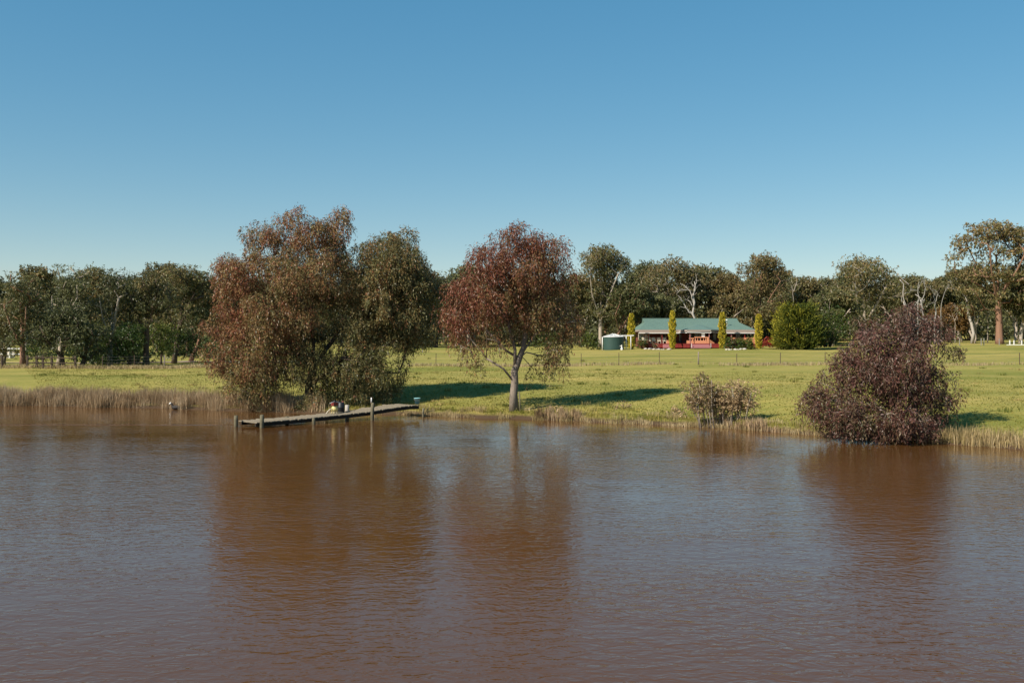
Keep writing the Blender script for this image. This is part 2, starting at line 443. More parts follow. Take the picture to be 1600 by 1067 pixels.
def skeleton_parts(sk, nsides=6):
    """(trunk MB, list of limb MBs) - every chain that leaves the trunk is a limb with all its twigs"""
    P, par, ch, rad, is_tr, wgt = sk
    trunk = MB(); limbs = []
    def chain_from(i):
        c = [i]
        while ch[c[-1]]:
            nx_ = max(ch[c[-1]], key=lambda q: (is_tr[q] and is_tr[c[-1]], wgt[q]))
            if is_tr[c[-1]] and not is_tr[nx_]: break
            c.append(nx_)
        return c
    def tube(mb, c, start=None):
        pts = [P[q] for q in c]; rr = [rad[q] for q in c]
        if start is not None: pts = [P[start]] + pts; rr = [min(rad[start], rr[0] * 1.15)] + rr
        if len(pts) < 2: return
        ns = nsides if max(rr) > 0.05 else 4
        mb.tube(pts, rr, ns)
    stack = [(0, None, trunk)]
    while stack:
        i, st, mb = stack.pop()
        c = chain_from(i); tube(mb, c, st)
        cs = set(c)
        for q in c:
            for k in ch[q]:
                if k in cs: continue
                if mb is trunk and not is_tr[k]:
                    nm = MB(); limbs.append((wgt[k], nm)); stack.append((k, q, nm))
                else: stack.append((k, q, mb))
    limbs.sort(key=lambda t: -t[0])
    return trunk, [x[1] for x in limbs]

def sprig_leaves(clumps, per, nl, L, Wd, droop, pal, radfac=1.0, flat=0.8, sl=0.45):
    """each clump holds `per` hanging sprigs of `nl` leaves; returns arrays"""
    B = []; D = []; C = []
    for (c, dens, tint, r) in clumps:
        k = max(2, int(per * dens)); r = r * radfac
        d = unit(rng.normal(size=(k, 3))); rr = r * rng.random((k, 1)) ** 0.45
        p0 = c + d * rr * np.array([1, 1, flat])
        out = unit(d + rng.normal(size=(k, 3)) * 0.5)
        t = (np.arange(nl) / nl)[None, :, None]
        ax = out[:, None, :] * (1 - t * 0.6) + np.array([0, 0, -1.0]) * (droop * (0.3 + t))
        pos = p0[:, None, :] + ax * t * sl * rng.uniform(0.6, 1.3, (k, 1, 1))
        pos = pos + rng.normal(size=pos.shape) * 0.05 * sl / 0.45
        dr = ax + rng.normal(size=pos.shape) * 0.55 + np.array([0, 0, -droop * 0.6])
        B.append(pos.reshape(-1, 3)); D.append(dr.reshape(-1, 3))
        # leaf colour: per sprig, then per leaf
        ts = np.clip(tint + rng.normal(size=(k, 1)) * 0.22, 0, 1) + rng.normal(size=(k, nl)) * 0.10
        cc = pal(np.clip(ts.reshape(-1), 0, 1))
        cc = cc * np.exp(rng.normal(size=(len(cc), 1)) * 0.22)
        C.append(cc)
    B = np.concatenate(B); D = np.concatenate(D); C = np.concatenate(C)
    n_ = len(B)
    return B, D, L * rng.uniform(0.6, 1.35, n_), Wd * rng.uniform(0.6, 1.35, n_), C

def palette(*cols):
    cols = np.array(cols, float); xs = np.linspace(0, 1, len(cols))
    return lambda t: np.stack([np.interp(t, xs, cols[:, i]) for i in range(3)], 1)
PAL_RED = palette((0.076, 0.082, 0.032), (0.145, 0.126, 0.048), (0.200, 0.142, 0.054), (0.222, 0.108, 0.048), (0.200, 0.064, 0.038))
PAL_PURPLE = palette((0.070, 0.068, 0.032), (0.132, 0.102, 0.052), (0.128, 0.064, 0.042), (0.106, 0.038, 0.032), (0.180, 0.128, 0.096))
PAL_OLIVE = palette((0.074, 0.084, 0.032), (0.122, 0.120, 0.046), (0.172, 0.142, 0.055), (0.212, 0.142, 0.056))
PAL_GREY = palette((0.076, 0.084, 0.036), (0.128, 0.130, 0.052), (0.168, 0.156, 0.068))
PAL_GREEN = palette((0.030, 0.052, 0.012), (0.062, 0.092, 0.018), (0.115, 0.130, 0.024))
PAL_GOLD = palette((0.190, 0.190, 0.022), (0.420, 0.345, 0.034), (0.580, 0.450, 0.055))
PAL_RUST = palette((0.070, 0.050, 0.018), (0.120, 0.070, 0.022), (0.160, 0.085, 0.026))
PAL_CRIMSON = palette((0.120, 0.016, 0.012), (0.230, 0.026, 0.018), (0.300, 0.050, 0.025))
PAL_DRYBUSH = palette((0.105, 0.080, 0.040), (0.220, 0.155, 0.078), (0.380, 0.250, 0.125), (0.520, 0.385, 0.220))

def px_lobes(d, rows, base):
    """rows of (px, py, depth_offset_m, rx_px, ry_px, rdepth_m, density, tint) -> local metres about base"""
    out = []
    for r in rows:
        dd = d + r[2]; s = dd / F
        out.append((WX(r[0], dd) - base[0], r[2] + d - base[1], WZ(r[1], dd) - base[2], r[3] * s, r[5], r[4] * s,
                    r[6] if len(r) > 6 else 1.0, r[7] if len(r) > 7 else 0.5))
    return out

def tree(name, base, label, cat, trunks, clumps, r0, per, nl, L, Wd, droop, pal, bark, leafm='leaf', group=None, tip=0.012, step=0.5,
         sl=0.45, split_limbs=6, flat=0.8, up=0.35, nsides=7, rzr=0.0):
    root = empty(name, base, label, cat, group, rzr)
    sk = grow(trunks, clumps, r0, tip, step, up)
    tr, limbs = skeleton_parts(sk, nsides)
    tr.link('trunk', M[bark], root)
    for mb in limbs[:split_limbs]: mb.link('limb', M[bark], root)
    if limbs[split_limbs:]:
        rest = MB()
        for mb in limbs[split_limbs:]: rest.add(mb.v, mb.f, True)
        rest.link('twigs', M[bark], root, kind='stuff')
    a = sprig_leaves(clumps, per, nl, L, Wd, droop, pal, flat=flat, sl=sl)
    link('crown', leaves_mesh('crown', *a), M[leafm], root, kind='stuff')
    return root

# --- the big red-tipped gum behind the jetty
d = 52.0; bx = WX(483, d); base = (bx, d, g(bx, d) - 0.05)
rows = [
 (478, 362, 0, 58, 36, 2.0, 1, .75), (528, 366, .3, 28, 36, 1.6, 1, .7), (420, 382, 0, 38, 30, 1.8, .8, .7), (392, 425, -.3, 52, 42, 2.3, 1, .8),
 (480, 425, -.6, 68, 48, 2.8, 1, .6), (530, 435, .5, 36, 42, 2.2, 1, .45), (372, 485, -.3, 42, 50, 2.3, 1, .8), (440, 490, -1.2, 60, 52, 2.6, 1, .62),
 (356, 545, 0, 26, 40, 1.6, 1, .75), (398, 560, -.6, 48, 42, 2.1, 1, .62), (376, 598, -.8, 26, 24, 1.2, .9, .5), (440, 560, 1.0, 40, 40, 1.8, .8, .3),
 (620, 408, .5, 48, 46, 2.4, 1.3, .36), (588, 398, .4, 28, 34, 1.8, .9, .4), (645, 450, .5, 44, 48, 2.2, 1.3, .3), (595, 465, 0, 50, 46, 2.4, 1.25, .42),
 (640, 502, .2, 40, 32, 1.7, 1.2, .3), (560, 512, -.5, 42, 36, 1.9, .9, .3), (505, 520, .8, 40, 50, 1.8, .7, .2), (605, 528, .3, 44, 24, 1.3, 1.0, .25),
 (545, 575, -.8, 48, 30, 1.6, 1.2, .25), (592, 588, -.6, 32, 24, 1.3, 1.2, .22), (510, 608, -1, 36, 20, 1.3, .9, .25), (562, 612, -1, 30, 14, 1.0, .9, .2),
 (632, 588, -.5, 15, 20, .7, .9, .15), (618, 565, -.3, 14, 8, .5, .6, .2), (422, 598, -.8, 24, 28, 1.1, .9, .35), (488, 632, -1.0, 26, 12, 1.0, .8, .3),
 (480, 585, .5, 30, 25, 1.2, .8, .2), (500, 575, -1.0, 34, 30, 1.2, 1.0, .25), (470, 548, -1.2, 34, 30, 1.2, .9, .35), (585, 560, -1.0, 40, 22, 1.2, 1.0, .2), (500, 625, -1.2, 36, 14, 1.0, 1.2, .3), (555, 600, -1.2, 36, 18, 1.0, 1.2, .22), (415, 610, -1, 26, 18, 1.0, 1.0, .4)]
cl = sample_clumps(px_lobes(d, [r[:7] + (max(.05, r[7] - .07),) for r in rows], base), 0.98, 0.50)
trk = [[(0, 0, 0), (0.12, 0.1, 1.5), (0.25, 0, 3.0), (0.1, 0.1, 5.0), (0.0, 0, 7.2), (0.2, 0, 8.8)],
       [(0.2, 0.05, 2.0), (1.2, 0.2, 3.4), (2.6, 0.5, 5.2), (3.8, 0.6, 7.0), (4.3, 0.6, 8.2)],
       [(0.15, 0.05, 1.8), (-0.9, -0.2, 3.6), (-2.0, -0.3, 5.4), (-2.6, -0.2, 6.9)],
       [(0.1, 0, 1.1), (1.0, -0.6, 1.7), (2.6, -0.9, 1.9), (4.2, -0.7, 1.75)]]
tree('gum_tree', base, 'largest gum tree, russet leaves hanging to the water behind the jetty', 'tree', trk, cl, 0.25, 52, 11, 0.135, 0.040, 0.75, PAL_RED, 'bark_dark', sl=0.46)

# --- the red gum with the pale fork on the bank
d = 47.6; bx = WX(803, d); base = (bx, d, g(bx, d) - 0.05)
rows = [
 (815, 380, 0, 42, 26, 1.6, .9, .95), (858, 392, .3, 28, 24, 1.3, .9, .85), (770, 410, -.2, 42, 28, 1.6, .9, .95), (735, 450, -.2, 33, 28, 1.4, .9, .95),
 (820, 425, 0, 56, 34, 1.9, .85, .72), (873, 428, .2, 22, 30, 1.2, .8, .6), (718, 495, 0, 28, 30, 1.3, .85, .85), (768, 470, -.6, 42, 34, 1.7, .8, .7),
 (842, 475, .3, 52, 38, 1.8, .8, .45), (885, 500, .2, 22, 36, 1.1, .7, .55), (728, 542, -.3, 30, 18, 1.0, .65, .55), (780, 528, -.7, 38, 24, 1.2, .5, .45),
 (858, 545, .1, 32, 24, 1.1, .75, .35), (748, 575, -.7, 20, 8, .6, .5, .3), (868, 570, .2, 16, 10, .6, .7, .35), (838, 577, .3, 22, 6, .5, .5, .3),
 (820, 505, .6, 40, 25, 1.2, .5, .25)]
cl = sample_clumps(px_lobes(d, [r[:7] + (r[7] + .08,) for r in rows], base), 0.72, 0.44)
trk = [[(0, 0, 0), (-0.02, 0, 0.9), (0.02, 0.02, 1.95), (0.05, 0.05, 2.05)],
       [(0.05, 0.05, 2.05), (0.05, -0.1, 3.0), (-0.25, -0.2, 4.2), (-0.9, -0.2, 5.4), (-1.3, -0.2, 6.6), (-1.4, -0.2, 7.4)],
       [(0.05, 0.05, 2.05), (0.45, 0.1, 3.1), (0.62, 0.1, 4.4), (0.75, 0, 5.8), (0.6, 0, 7.4), (0.5, 0, 8.6)],
       [(0.30, 0.08, 2.7), (1.0, 0.2, 3.7), (1.9, 0.3, 4.3), (2.5, 0.2, 4.7)],
       [(0.05, -0.02, 2.5), (-0.8, -0.3, 3.4), (-1.7, -0.3, 4.3), (-2.3, -0.2, 5.0)],
       [(0.0, 0, 1.6), (-0.5, -0.2, 2.1), (-1.3, -0.5, 2.6)],
       [(0.5, 0.1, 3.6), (1.2, 0.3, 5.0), (1.7, 0.4, 6.6), (1.9, 0.4, 7.6)]]
tree('gum_tree', base, 'crimson-topped gum with pale forked trunk standing alone on the bank', 'tree', trk, cl, 0.18, 44, 10, 0.14, 0.036, 0.9, PAL_RED, 'bark_grey', sl=0.5, split_limbs=8)

# --- the purple-leaved gum at the water's edge on the right
d = 36.3; bx = WX(1402, d); base = (bx, d, g(bx, d) - 0.05)
rows = [
 (1420, 498, 0, 42, 22, .9, .85, .85), (1385, 525, -.2, 52, 32, 1.2, .9, .75), (1440, 525, .2, 34, 34, 1.0, .8, .75), (1350, 568, -.2, 50, 38, 1.4, .95, .6),
 (1400, 585, -.5, 60, 52, 1.6, 1, .6), (1448, 612, -.2, 38, 46, 1.1, .95, .45), (1312, 608, 0, 42, 36, 1.1, .95, .5), (1286, 630, 0, 30, 28, .9, .9, .55),
 (1330, 645, -.6, 50, 34, 1.3, 1, .5), (1400, 655, -1.2, 56, 28, 1.2, 1, .6), (1438, 668, -1, 32, 16, .9, 1, .6), (1480, 560, .3, 13, 34, .5, .8, .35),
 (1478, 610, .1, 16, 22, .6, .7, .35), (1355, 675, -.9, 48, 12, .9, 1, .55), (1300, 660, -.3, 28, 18, .8, .9, .5), (1462, 510, .2, 16, 12, .5, .7, .6), (1462, 650, -.2, 20, 20, .7, .8, .35)]
cl = sample_clumps(px_lobes(d, [r[:3] + (r[3] * .93, r[4] * .93, r[5], r[6] * 1.08) + r[7:] for r in rows], base), 0.60, 0.31)
for px, py in ((1408, 482), (1421, 474), (1436, 480), (1395, 495), (1372, 500), (1352, 515), (1333, 535), (1318, 552), (1296, 580), (1275, 596), (1262, 618), (1257, 640), (1452, 494), (1470, 500), (1487, 522), (1494, 550), (1497, 585), (1492, 612), (1486, 632), (1476, 665), (1345, 500), (1306, 560), (1272, 655)):
    cl.append((np.array([WX(px, d) - base[0] + rng.normal() * .03, rng.normal() * .3, WZ(py, d) - base[2]]), rng.uniform(.25, .6), rng.uniform(.4, 1), rng.uniform(.15, .24)))
trk = [[(0, 0, 0), (-0.1, 0, 0.8), (-0.05, 0, 1.8), (0.15, 0, 3.0), (0.45, 0, 4.2)],
       [(-0.05, 0, 0.5), (-0.8, -0.1, 1.2), (-1.5, 0, 1.9), (-1.9, 0, 2.6)],
       [(0, 0, 0.6), (0.6, 0, 1.6), (1.3, 0.1, 2.6), (1.7, 0.2, 3.1)],
       [(0.4, 0, 3.9), (0.9, 0.1, 4.2), (1.4, 0.15, 4.0), (1.8, 0.2, 3.3)],
       [(0, 0, 0.3), (-0.5, -0.6, 0.6), (-0.6, -1.3, 0.7)]]
tree('gum_tree', base, 'low bushy purple-leaved gum drooping into the water at right', 'tree', trk, cl, 0.11, 30, 9, 0.125, 0.034, 0.6, PAL_PURPLE, 'bark_grey', sl=0.36, tip=0.008, step=0.35)
# its bleached dead branches above the leaves
def dead_tree(name, base, label, limbs_, r0, mat='dead', cat='dead tree', group=None, twig=True, thin=0.62, twl=1.0):
    """limbs_: list of polylines (local metres) with start radius"""
    root = empty(name, base, label, cat, group)
    for i, (pts, ra) in enumerate(limbs_):
        mb = MB(); k = 10
        pts = np.array(pts, float); t = np.linspace(0, len(pts) - 1, k)
        q = np.stack([np.interp(t, range(len(pts)), pts[:, a]) for a in range(3)], 1)
        q[1:-1] += rng.normal(size=(k - 2, 3)) * ra * 0.35
        mb.tube(q, np.linspace(ra * thin, max(0.02, ra * thin * 0.28), k), 6)
        if twig and i > 0:
            for _ in range(4):
                j = rng.integers(3, k - 1); dv = unit(rng.normal(size=(1, 3)) + np.array([[0, 0, 0.7]]))[0]; ln = rng.uniform(0.5, 1.4) * twl
                mb.tube([q[j], q[j] + dv * ln * 0.5, q[j] + dv * ln + rng.normal(size=3) * 0.2], [ra * 0.35, ra * 0.22, 0.012], 4)
        mb.link('trunk' if i == 0 else 'limb', M[mat], root)
    return root

dd = 36.6
dbx = WX(1446, dd); dbase = (dbx, dd + 0.5, g(dbx, dd + 0.5))
def lp(px, py, y=0.0, b=dbase, d_=dd): return (WX(px, d_) - b[0], y, WZ(py, d_) - b[2])
dead_tree('dead_gum', dbase, 'bleached dead branches arching out through the purple-leaved gum', [
    ([(0, 0, 0), lp(1436, 600), lp(1428, 540), lp(1424, 492), lp(1420, 470)], 0.055),
    ([lp(1426, 486), lp(1438, 492), lp(1452, 497), lp(1462, 508), lp(1472, 528), lp(1476, 545)], 0.042),
    ([lp(1452, 497), lp(1450, 482), lp(1447, 467)], 0.03),
    ([lp(1425, 482), lp(1419, 462), lp(1420, 442), lp(1414, 436)], 0.02)], 0.06, twl=.28)

# --- multi-stemmed shrub on the bank
d = 41.7; bx = WX(1130, d); base = (bx, d, g(bx, d) - 0.03)
root = empty('shrub', base, 'tan many-stemmed shrub on the bank left of the purple-leaved gum', 'shrub')
stems = []; cl = []
for i in range(26):
    x0 = -1.02 + 1.96 * (i + rng.random()) / 26; y0 = rng.uniform(-0.35, 0.5)
    top = np.array([x0 * 1.25 + rng.normal() * 0.12, y0 + rng.normal() * 0.15, rng.uniform(1.15, 1.75) + (0.35 if -0.8 < x0 < -0.35 else 0)])
    mb = MB(); z0 = float(gz(bx + x0, d + y0)) - base[2] - 0.03
    q = [np.array([x0, y0, z0]), np.array([x0, y0, z0]) * 0.5 + top * 0.5 + rng.normal(size=3) * 0.06, top]
    mb.tube(q, [0.026, 0.018, 0.008], 5); mb.link('stem', M['bark_pale'], root)
    for t in (0.5, 0.6, 0.7, 0.8, 0.9, 1.0):
        p = q[0] * (1 - t) + top * t + rng.normal(size=3) * 0.10
        cl.append((p, 1.3, float(np.clip((0.22 if p[0] < -0.25 and rng.random() < .6 else 0.62) + rng.normal() * .15, 0, 1)), 0.26))
a = sprig_leaves(cl, 8, 8, 0.105, 0.034, 0.2, PAL_DRYBUSH, sl=0.22)
link('crown', leaves_mesh('crown', *a), M['leaf'], root, kind='stuff')

# --- gums of the wood
def bg_gum(px, top, hw, bot, d, label, pal=PAL_OLIVE, bark='bark_pale', group=None, trunk_px=None, r0=0.35, per=26, L=0.36, Wd=0.15, tint=0.6,
           nlob=9, spacing=None, name='gum_tree', loose=0.0, dense=1.0, cap=20000, lobes_px=None, wisps=()):
    r0 = r0 * 0.72
    bx = WX(trunk_px if trunk_px is not None else px, d); base = (bx, d, g(bx, d) - 0.1)
    s = d / F; cx = WX(px, d) - bx; zt = WZ(top, d) - base[2]; zb = WZ(bot, d) - base[2]; W_ = hw * s
    H = zt - zb; lobes = []
    if lobes_px is None:
        for i in range(nlob):
            u = -0.95 + 1.9 * (i + 0.5) / nlob + rng.normal() * 0.05
            hgt = math.sqrt(max(0.08, 1 - (abs(u) ** 2.2)))
            r_ = W_ * rng.uniform(0.30, 0.44)
            zz = zb + H * (0.30 + 0.70 * hgt) - r_ * 0.5 - abs(rng.normal()) * 0.03 * H
            lobes.append((cx + u * W_ * 0.72, rng.normal() * W_ * 0.35, zz, r_, r_, r_ * rng.uniform(0.5, 0.65), dense, tint + rng.normal() * 0.12))
        for i in range(int(nlob * 1.5)):
            u = rng.uniform(-0.75, 0.75); v = rng.uniform(0.1, 0.92)
            r_ = W_ * rng.uniform(0.28, 0.40)
            lobes.append((cx + u * W_ * (0.55 + 0.45 * v), rng.uniform(-0.6, 0.4) * W_, zb + H * v * math.sqrt(1 - u * u), r_, r_, r_ * 0.6, dense, tint - 0.2 + rng.normal() * 0.12))
        if H > 1.7 * W_:
            for v in (.5, .68, .84): lobes.append((cx + rng.normal() * .1 * W_, 0, zb + H * v, W_ * .5 * (1.15 - .5 * v), W_ * .45, H * .13, dense * 1.1, tint))
    else:
        lobes = px_lobes(d, lobes_px, base)
    for (wx_, wy_, wr, wh) in wisps: lobes.append((WX(wx_, d) - bx, rng.normal() * .6, WZ(wy_, d) - base[2], wr * s, wr * s * .8, wh * s, .8, tint + .1))
    sp = spacing or max(1.15, W_ * 0.24)
    cl = sample_clumps(lobes, sp * .86, sp * (0.74 - 0.16 * loose), shell=0.5)
    fork = zb + H * 0.05
    trk = [[(0, 0, 0), (cx * 0.15, 0, fork * 0.5), (cx * 0.4, 0, fork), (cx * 0.8, 0, zb + H * 0.55)]]
    trk.append([(cx * 0.4, 0, fork * 0.85), (cx * .5 - W_ * 0.3, -0.35 * W_, zb + H * 0.33), (cx - W_ * 0.42, -0.6 * W_, zb + H * 0.62)])
    trk.append([(cx * 0.4, 0, fork * 0.95), (cx * .5 + W_ * 0.28, -0.3 * W_, zb + H * 0.35), (cx + W_ * 0.45, -0.55 * W_, zb + H * 0.6)])
    per_ = int(1.4 * per * (sp / 1.3) ** 2); tw = sum(c_[1] for c_ in cl) * 5; per_ = max(3, min(per_, int(cap / tw)))
    return tree(name, base, label, 'tree', trk, cl, r0, per_, 5, L, Wd, 0.35, pal, bark, group=group, tip=0.028, step=0.9, sl=0.42, split_limbs=3, flat=0.62, nsides=6)

# left row, along the far fence
GL = 'gums along the fence on the left'
bg_gum(34, 436, 38, 545, 93, 'leftmost tall gum of the row, with a red-brown trunk', PAL_OLIVE, 'bark_red', GL, 36, .33, 30, .22, .08, .3, wisps=((31, 432, 8, 6), (52, 433, 8, 6)))
bg_gum(12, 470, 45, 560, 97, 'low brownish gum half out of frame at the left edge', PAL_OLIVE, 'bark_grey', GL, 5, .25, 30, .24, .085, .6)
bg_gum(112, 430, 44, 520, 97, 'tallest grey-green gum of the left row with pale bare forks', PAL_GREY, 'bark_pale', GL, 92, .34, 30, .22, .08, .4, loose=.5, wisps=((98, 422, 15, 10), (106, 418, 10, 6), (126, 424, 12, 9), (144, 421, 7, 6)))
bg_gum(95, 480, 46, 560, 94, 'low dense gum with a leaning dark trunk beside the dark rail fence', PAL_GREY, 'bark_dark', GL, 98, .30, 30, .22, .08, .3)
bg_gum(140, 500, 30, 566, 95, 'short bushy gum at the right end of the dark rail fence', PAL_GREY, 'bark_dark', GL, 127, .28, 30, .22, .08, .2)
bg_gum(178, 424, 34, 530, 99, 'slender gum with pale slanting limbs in the middle of the left row', PAL_GREY, 'bark_pale', GL, 172, .28, 30, .24, .085, .4)
bg_gum(232, 428, 44, 520, 100, 'gum with a thick dark trunk and pale forked limb beside the dirt track', PAL_OLIVE, 'bark_dark', GL, 228, .40, 30, .24, .085, .45)
bg_gum(292, 418, 48, 520, 108, 'broad domed olive gum nearest the russet gum', PAL_OLIVE, 'bark_dark', GL, 272, .36, 30, .24, .09, .4)
bg_gum(326, 440, 34, 545, 112, 'dark gum partly hidden behind the left side of the russet gum', PAL_OLIVE, 'bark_red', GL, 298, .32, 30, .24, .09, .3)
bg_gum(200, 505, 34, 572, 98, 'dark low tree filling the middle of the left row', PAL_GREEN, 'bark_dark', 'understorey trees of the left row', 205, .2, 34, .22, .085, .05)
bg_gum(168, 510, 28, 570, 104, 'shaded green understorey tree behind the middle of the left row', PAL_GREEN, 'bark_dark', 'understorey trees of the left row', 168, .15, 30, .22, .085, .5)
bg_gum(252, 505, 24, 560, 105, 'bright yellow-green small tree right of the thick dark trunk', PAL_GREEN, 'bark_dark', 'understorey trees of the left row', 252, .15, 30, .22, .085, .95)
bg_gum(285, 515, 30, 558, 109, 'dark small tree with a bent stem under the domed olive gum', PAL_GREEN, 'bark_dark', 'understorey trees of the left row', 268, .15, 30, .22, .085, .05)

# centre and right, behind the house
GR = 'gums behind the paddock'
bg_gum(940, 384, 50, 500, 184, 'tall open-topped gum standing behind the tank', PAL_OLIVE, 'bark_pale', GR, 938, .5, 20, .36, .15, .5, loose=.5, dense=.9, wisps=((912, 402, 9, 6), (926, 390, 8, 6), (965, 395, 9, 6), (978, 410, 8, 6), (925, 382, 5, 4)))
bg_gum(905, 430, 44, 525, 186, 'gum half hidden behind the crimson-topped gum', PAL_OLIVE, 'bark_pale', GR, 908, .4, 20, .40, .17, .5)
bg_gum(985, 440, 40, 520, 182, 'darker gum between the tank and the left end of the roof', PAL_OLIVE, 'bark_red', GR, 958, .4, 20, .40, .17, .3)
bg_gum(1045, 406, 56, 500, 194, 'broad umbrella-crowned gum behind the left half of the roof', PAL_OLIVE, 'bark_pale', GR, 1040, .5, 22, .40, .17, .7)
bg_gum(1024, 460, 40, 515, 190, 'lower grey-green gum just behind the left end of the roof', PAL_GREY, 'bark_pale', GR, 1030, .35, 22, .40, .17, .5)
bg_gum(1130, 428, 34, 510, 196, 'rusty-green gum in the dip right of the bleached dead tree', PAL_OLIVE, 'bark_pale', GR, 1130, .4, 22, .40, .17, .75)
bg_gum(1192, 398, 46, 505, 182, 'big round-crowned gum behind the right end of the roof', PAL_OLIVE, 'bark_red', GR, 1180, .55, 24, .36, .15, .7, wisps=((1184, 399, 7, 4), (1196, 396, 7, 3.5), (1207, 402, 6, 4), (1214, 408, 4, 3), (1150, 417, 7, 4)))
bg_gum(1140, 460, 36, 520, 191, 'low gum behind the right half of the roof', PAL_OLIVE, 'bark_pale', GR, 1120, .35, 22, .40, .17, .8)
bg_gum(1255, 432, 40, 520, 190, 'mid-height gum behind the golden conifer', PAL_OLIVE, 'bark_pale', GR, 1250, .45, 22, .40, .17, .45)
bg_gum(1348, 402, 58, 510, 186, 'broad flat-topped gum above the purple-leaved gum', PAL_OLIVE, 'bark_pale', GR, 1352, .55, 22, .36, .15, .6, loose=.3, wisps=((1302, 412, 10, 5), (1318, 405, 9, 5), (1338, 402, 8, 5), (1372, 410, 10, 6), (1392, 418, 8, 5)))
bg_gum(1305, 455, 40, 520, 180, 'lower gum right of the golden conifer', PAL_OLIVE, 'bark_pale', GR, 1300, .4, 22, .40, .17, .4)
bg_gum(1425, 432, 44, 520, 200, 'dome-topped gum behind the cluster of dead trees', PAL_OLIVE, 'bark_grey', GR, 1430, .45, 22, .42, .18, .5)
bg_gum(1482, 432, 34, 515, 200, 'gum left of the thick red-brown trunk', PAL_OLIVE, 'bark_grey', GR, 1480, .45, 22, .42, .18, .5)
bg_gum(1488, 478, 30, 515, 186, 'rust-coloured small gum on two thin stems at the paddock edge', PAL_RUST, 'bark_pale', GR, 1503, .16, 24, .40, .17, .7)
big = [(1545, 360, 0, 34, 16, 3.5, .9, .75), (1578, 366, 1, 28, 16, 3.5, .9, .7), (1515, 378, 0, 26, 16, 3, .8, .75), (1600, 385, 0, 30, 20, 3.5, .9, .6), (1545, 392, -1, 30, 14, 3, .7, .7),
       (1500, 400, 0, 18, 10, 2, .7, .7), (1510, 425, 0, 30, 16, 3, .85, .65), (1550, 425, -1, 30, 18, 3.5, .8, .6), (1590, 430, 0, 34, 20, 3.5, .9, .5), (1520, 452, 0, 34, 14, 3, .8, .6),
       (1560, 462, -1, 26, 12, 3, .7, .45), (1600, 462, 0, 26, 20, 3, .9, .4), (1615, 415, 0, 26, 26, 3.5, .9, .5), (1530, 478, 1, 30, 10, 3, .7, .35)]
bg_gum(1555, 343, 68, 470, 176, 'tallest gum at right with a thick red-brown trunk', PAL_OLIVE, 'bark_red', GR, 1562, .78, 24, .40, .17, .6, lobes_px=big, spacing=1.75, cap=30000)
bg_gum(1606, 440, 40, 500, 178, 'grey-trunked gum at the right edge beside the thick red-brown trunk', PAL_OLIVE, 'bark_pale', GR, 1594, .42, 22, .40, .17, .5)
bg_gum(640, 455, 60, 520, 186, 'dark gum behind the right side of the russet gum', PAL_OLIVE, 'bark_red', GR, 633, .4, 22, .40, .17, .15)
bg_gum(692, 434, 40, 520, 190, 'dark gum in the gap between the russet and crimson-topped gums', PAL_OLIVE, 'bark_dark', GR, 681, .4, 22, .40, .17, .15)
bg_gum(745, 445, 50, 520, 192, 'dark gum behind the left of the crimson-topped gum', PAL_OLIVE, 'bark_grey', GR, 740, .4, 22, .40, .17, .2)

# dense wood behind: variants copied along the back rows
def variant(k):
    w_ = [46, 40, 52, 36][k]; 
    st = rng.bit_generator.state
    return bg_gum(800, [428, 420, 432, 416][k], w_, 512, 210, 'lower gum among the dense back rows of the wood', [PAL_OLIVE, PAL_GREY, PAL_OLIVE, PAL_OLIVE][k],
                  ['bark_pale', 'bark_grey', 'bark_red', 'bark_pale'][k], 'back rows of the wood', None, .42, 20, .50, .21, [.45, .4, .3, .6][k], spacing=1.8, cap=14000)
VAR = [variant(k) for k in range(4)]
ZONES = [(0, 'beyond the left edge of the frame'), (170, 'behind the left half of the left gums'), (345, 'behind the right half of the left gums'), (560, 'behind the russet gum'), (700, 'between the russet and crimson-topped gums'),
         (890, 'behind the crimson-topped gum'), (1000, 'behind the green tank'), (1190, 'behind the teal roof'), (1330, 'behind the golden conifer'), (1490, 'behind the purple-leaved gum and dead trees'), (1600, 'behind the thick red-brown trunk'), (9999, 'beyond the right edge of the frame')]
def zone(px): return next(z for e, z in ZONES if px < e)
slots = []
for i, px in enumerate(np.arange(-140, 1760, 32)):
    dd_ = 206 + 22 * ((i * 7) % 3) + rng.uniform(-6, 6)
    slots.append((px + rng.uniform(-9, 9), dd_))
for i, px in enumerate(np.arange(-160, 400, 50)):
    slots.append((px + rng.uniform(-9, 9), 136 + 14 * (i % 3) + rng.uniform(-4, 4)))
for i, (px, dd_) in enumerate(slots):
    o = VAR[i % 4] if i < 4 else copy_tree(VAR[(i * 5 + i // 4) % 4])
    x = WX(px, dd_); o.location = (x, dd_, g(x, dd_) - 0.1); o.rotation_euler = (0, 0, rng.uniform(0, 6.28))
    o['label'] = ('near back-row gum ' if dd_ < 190 else 'lower gum in the far back row ') + zone(px)
    k = rng.uniform(0.82, 1.06) * (0.60 if dd_ < 190 else 1.0)
    o.scale = (k * rng.uniform(0.95, 1.15), k, k)

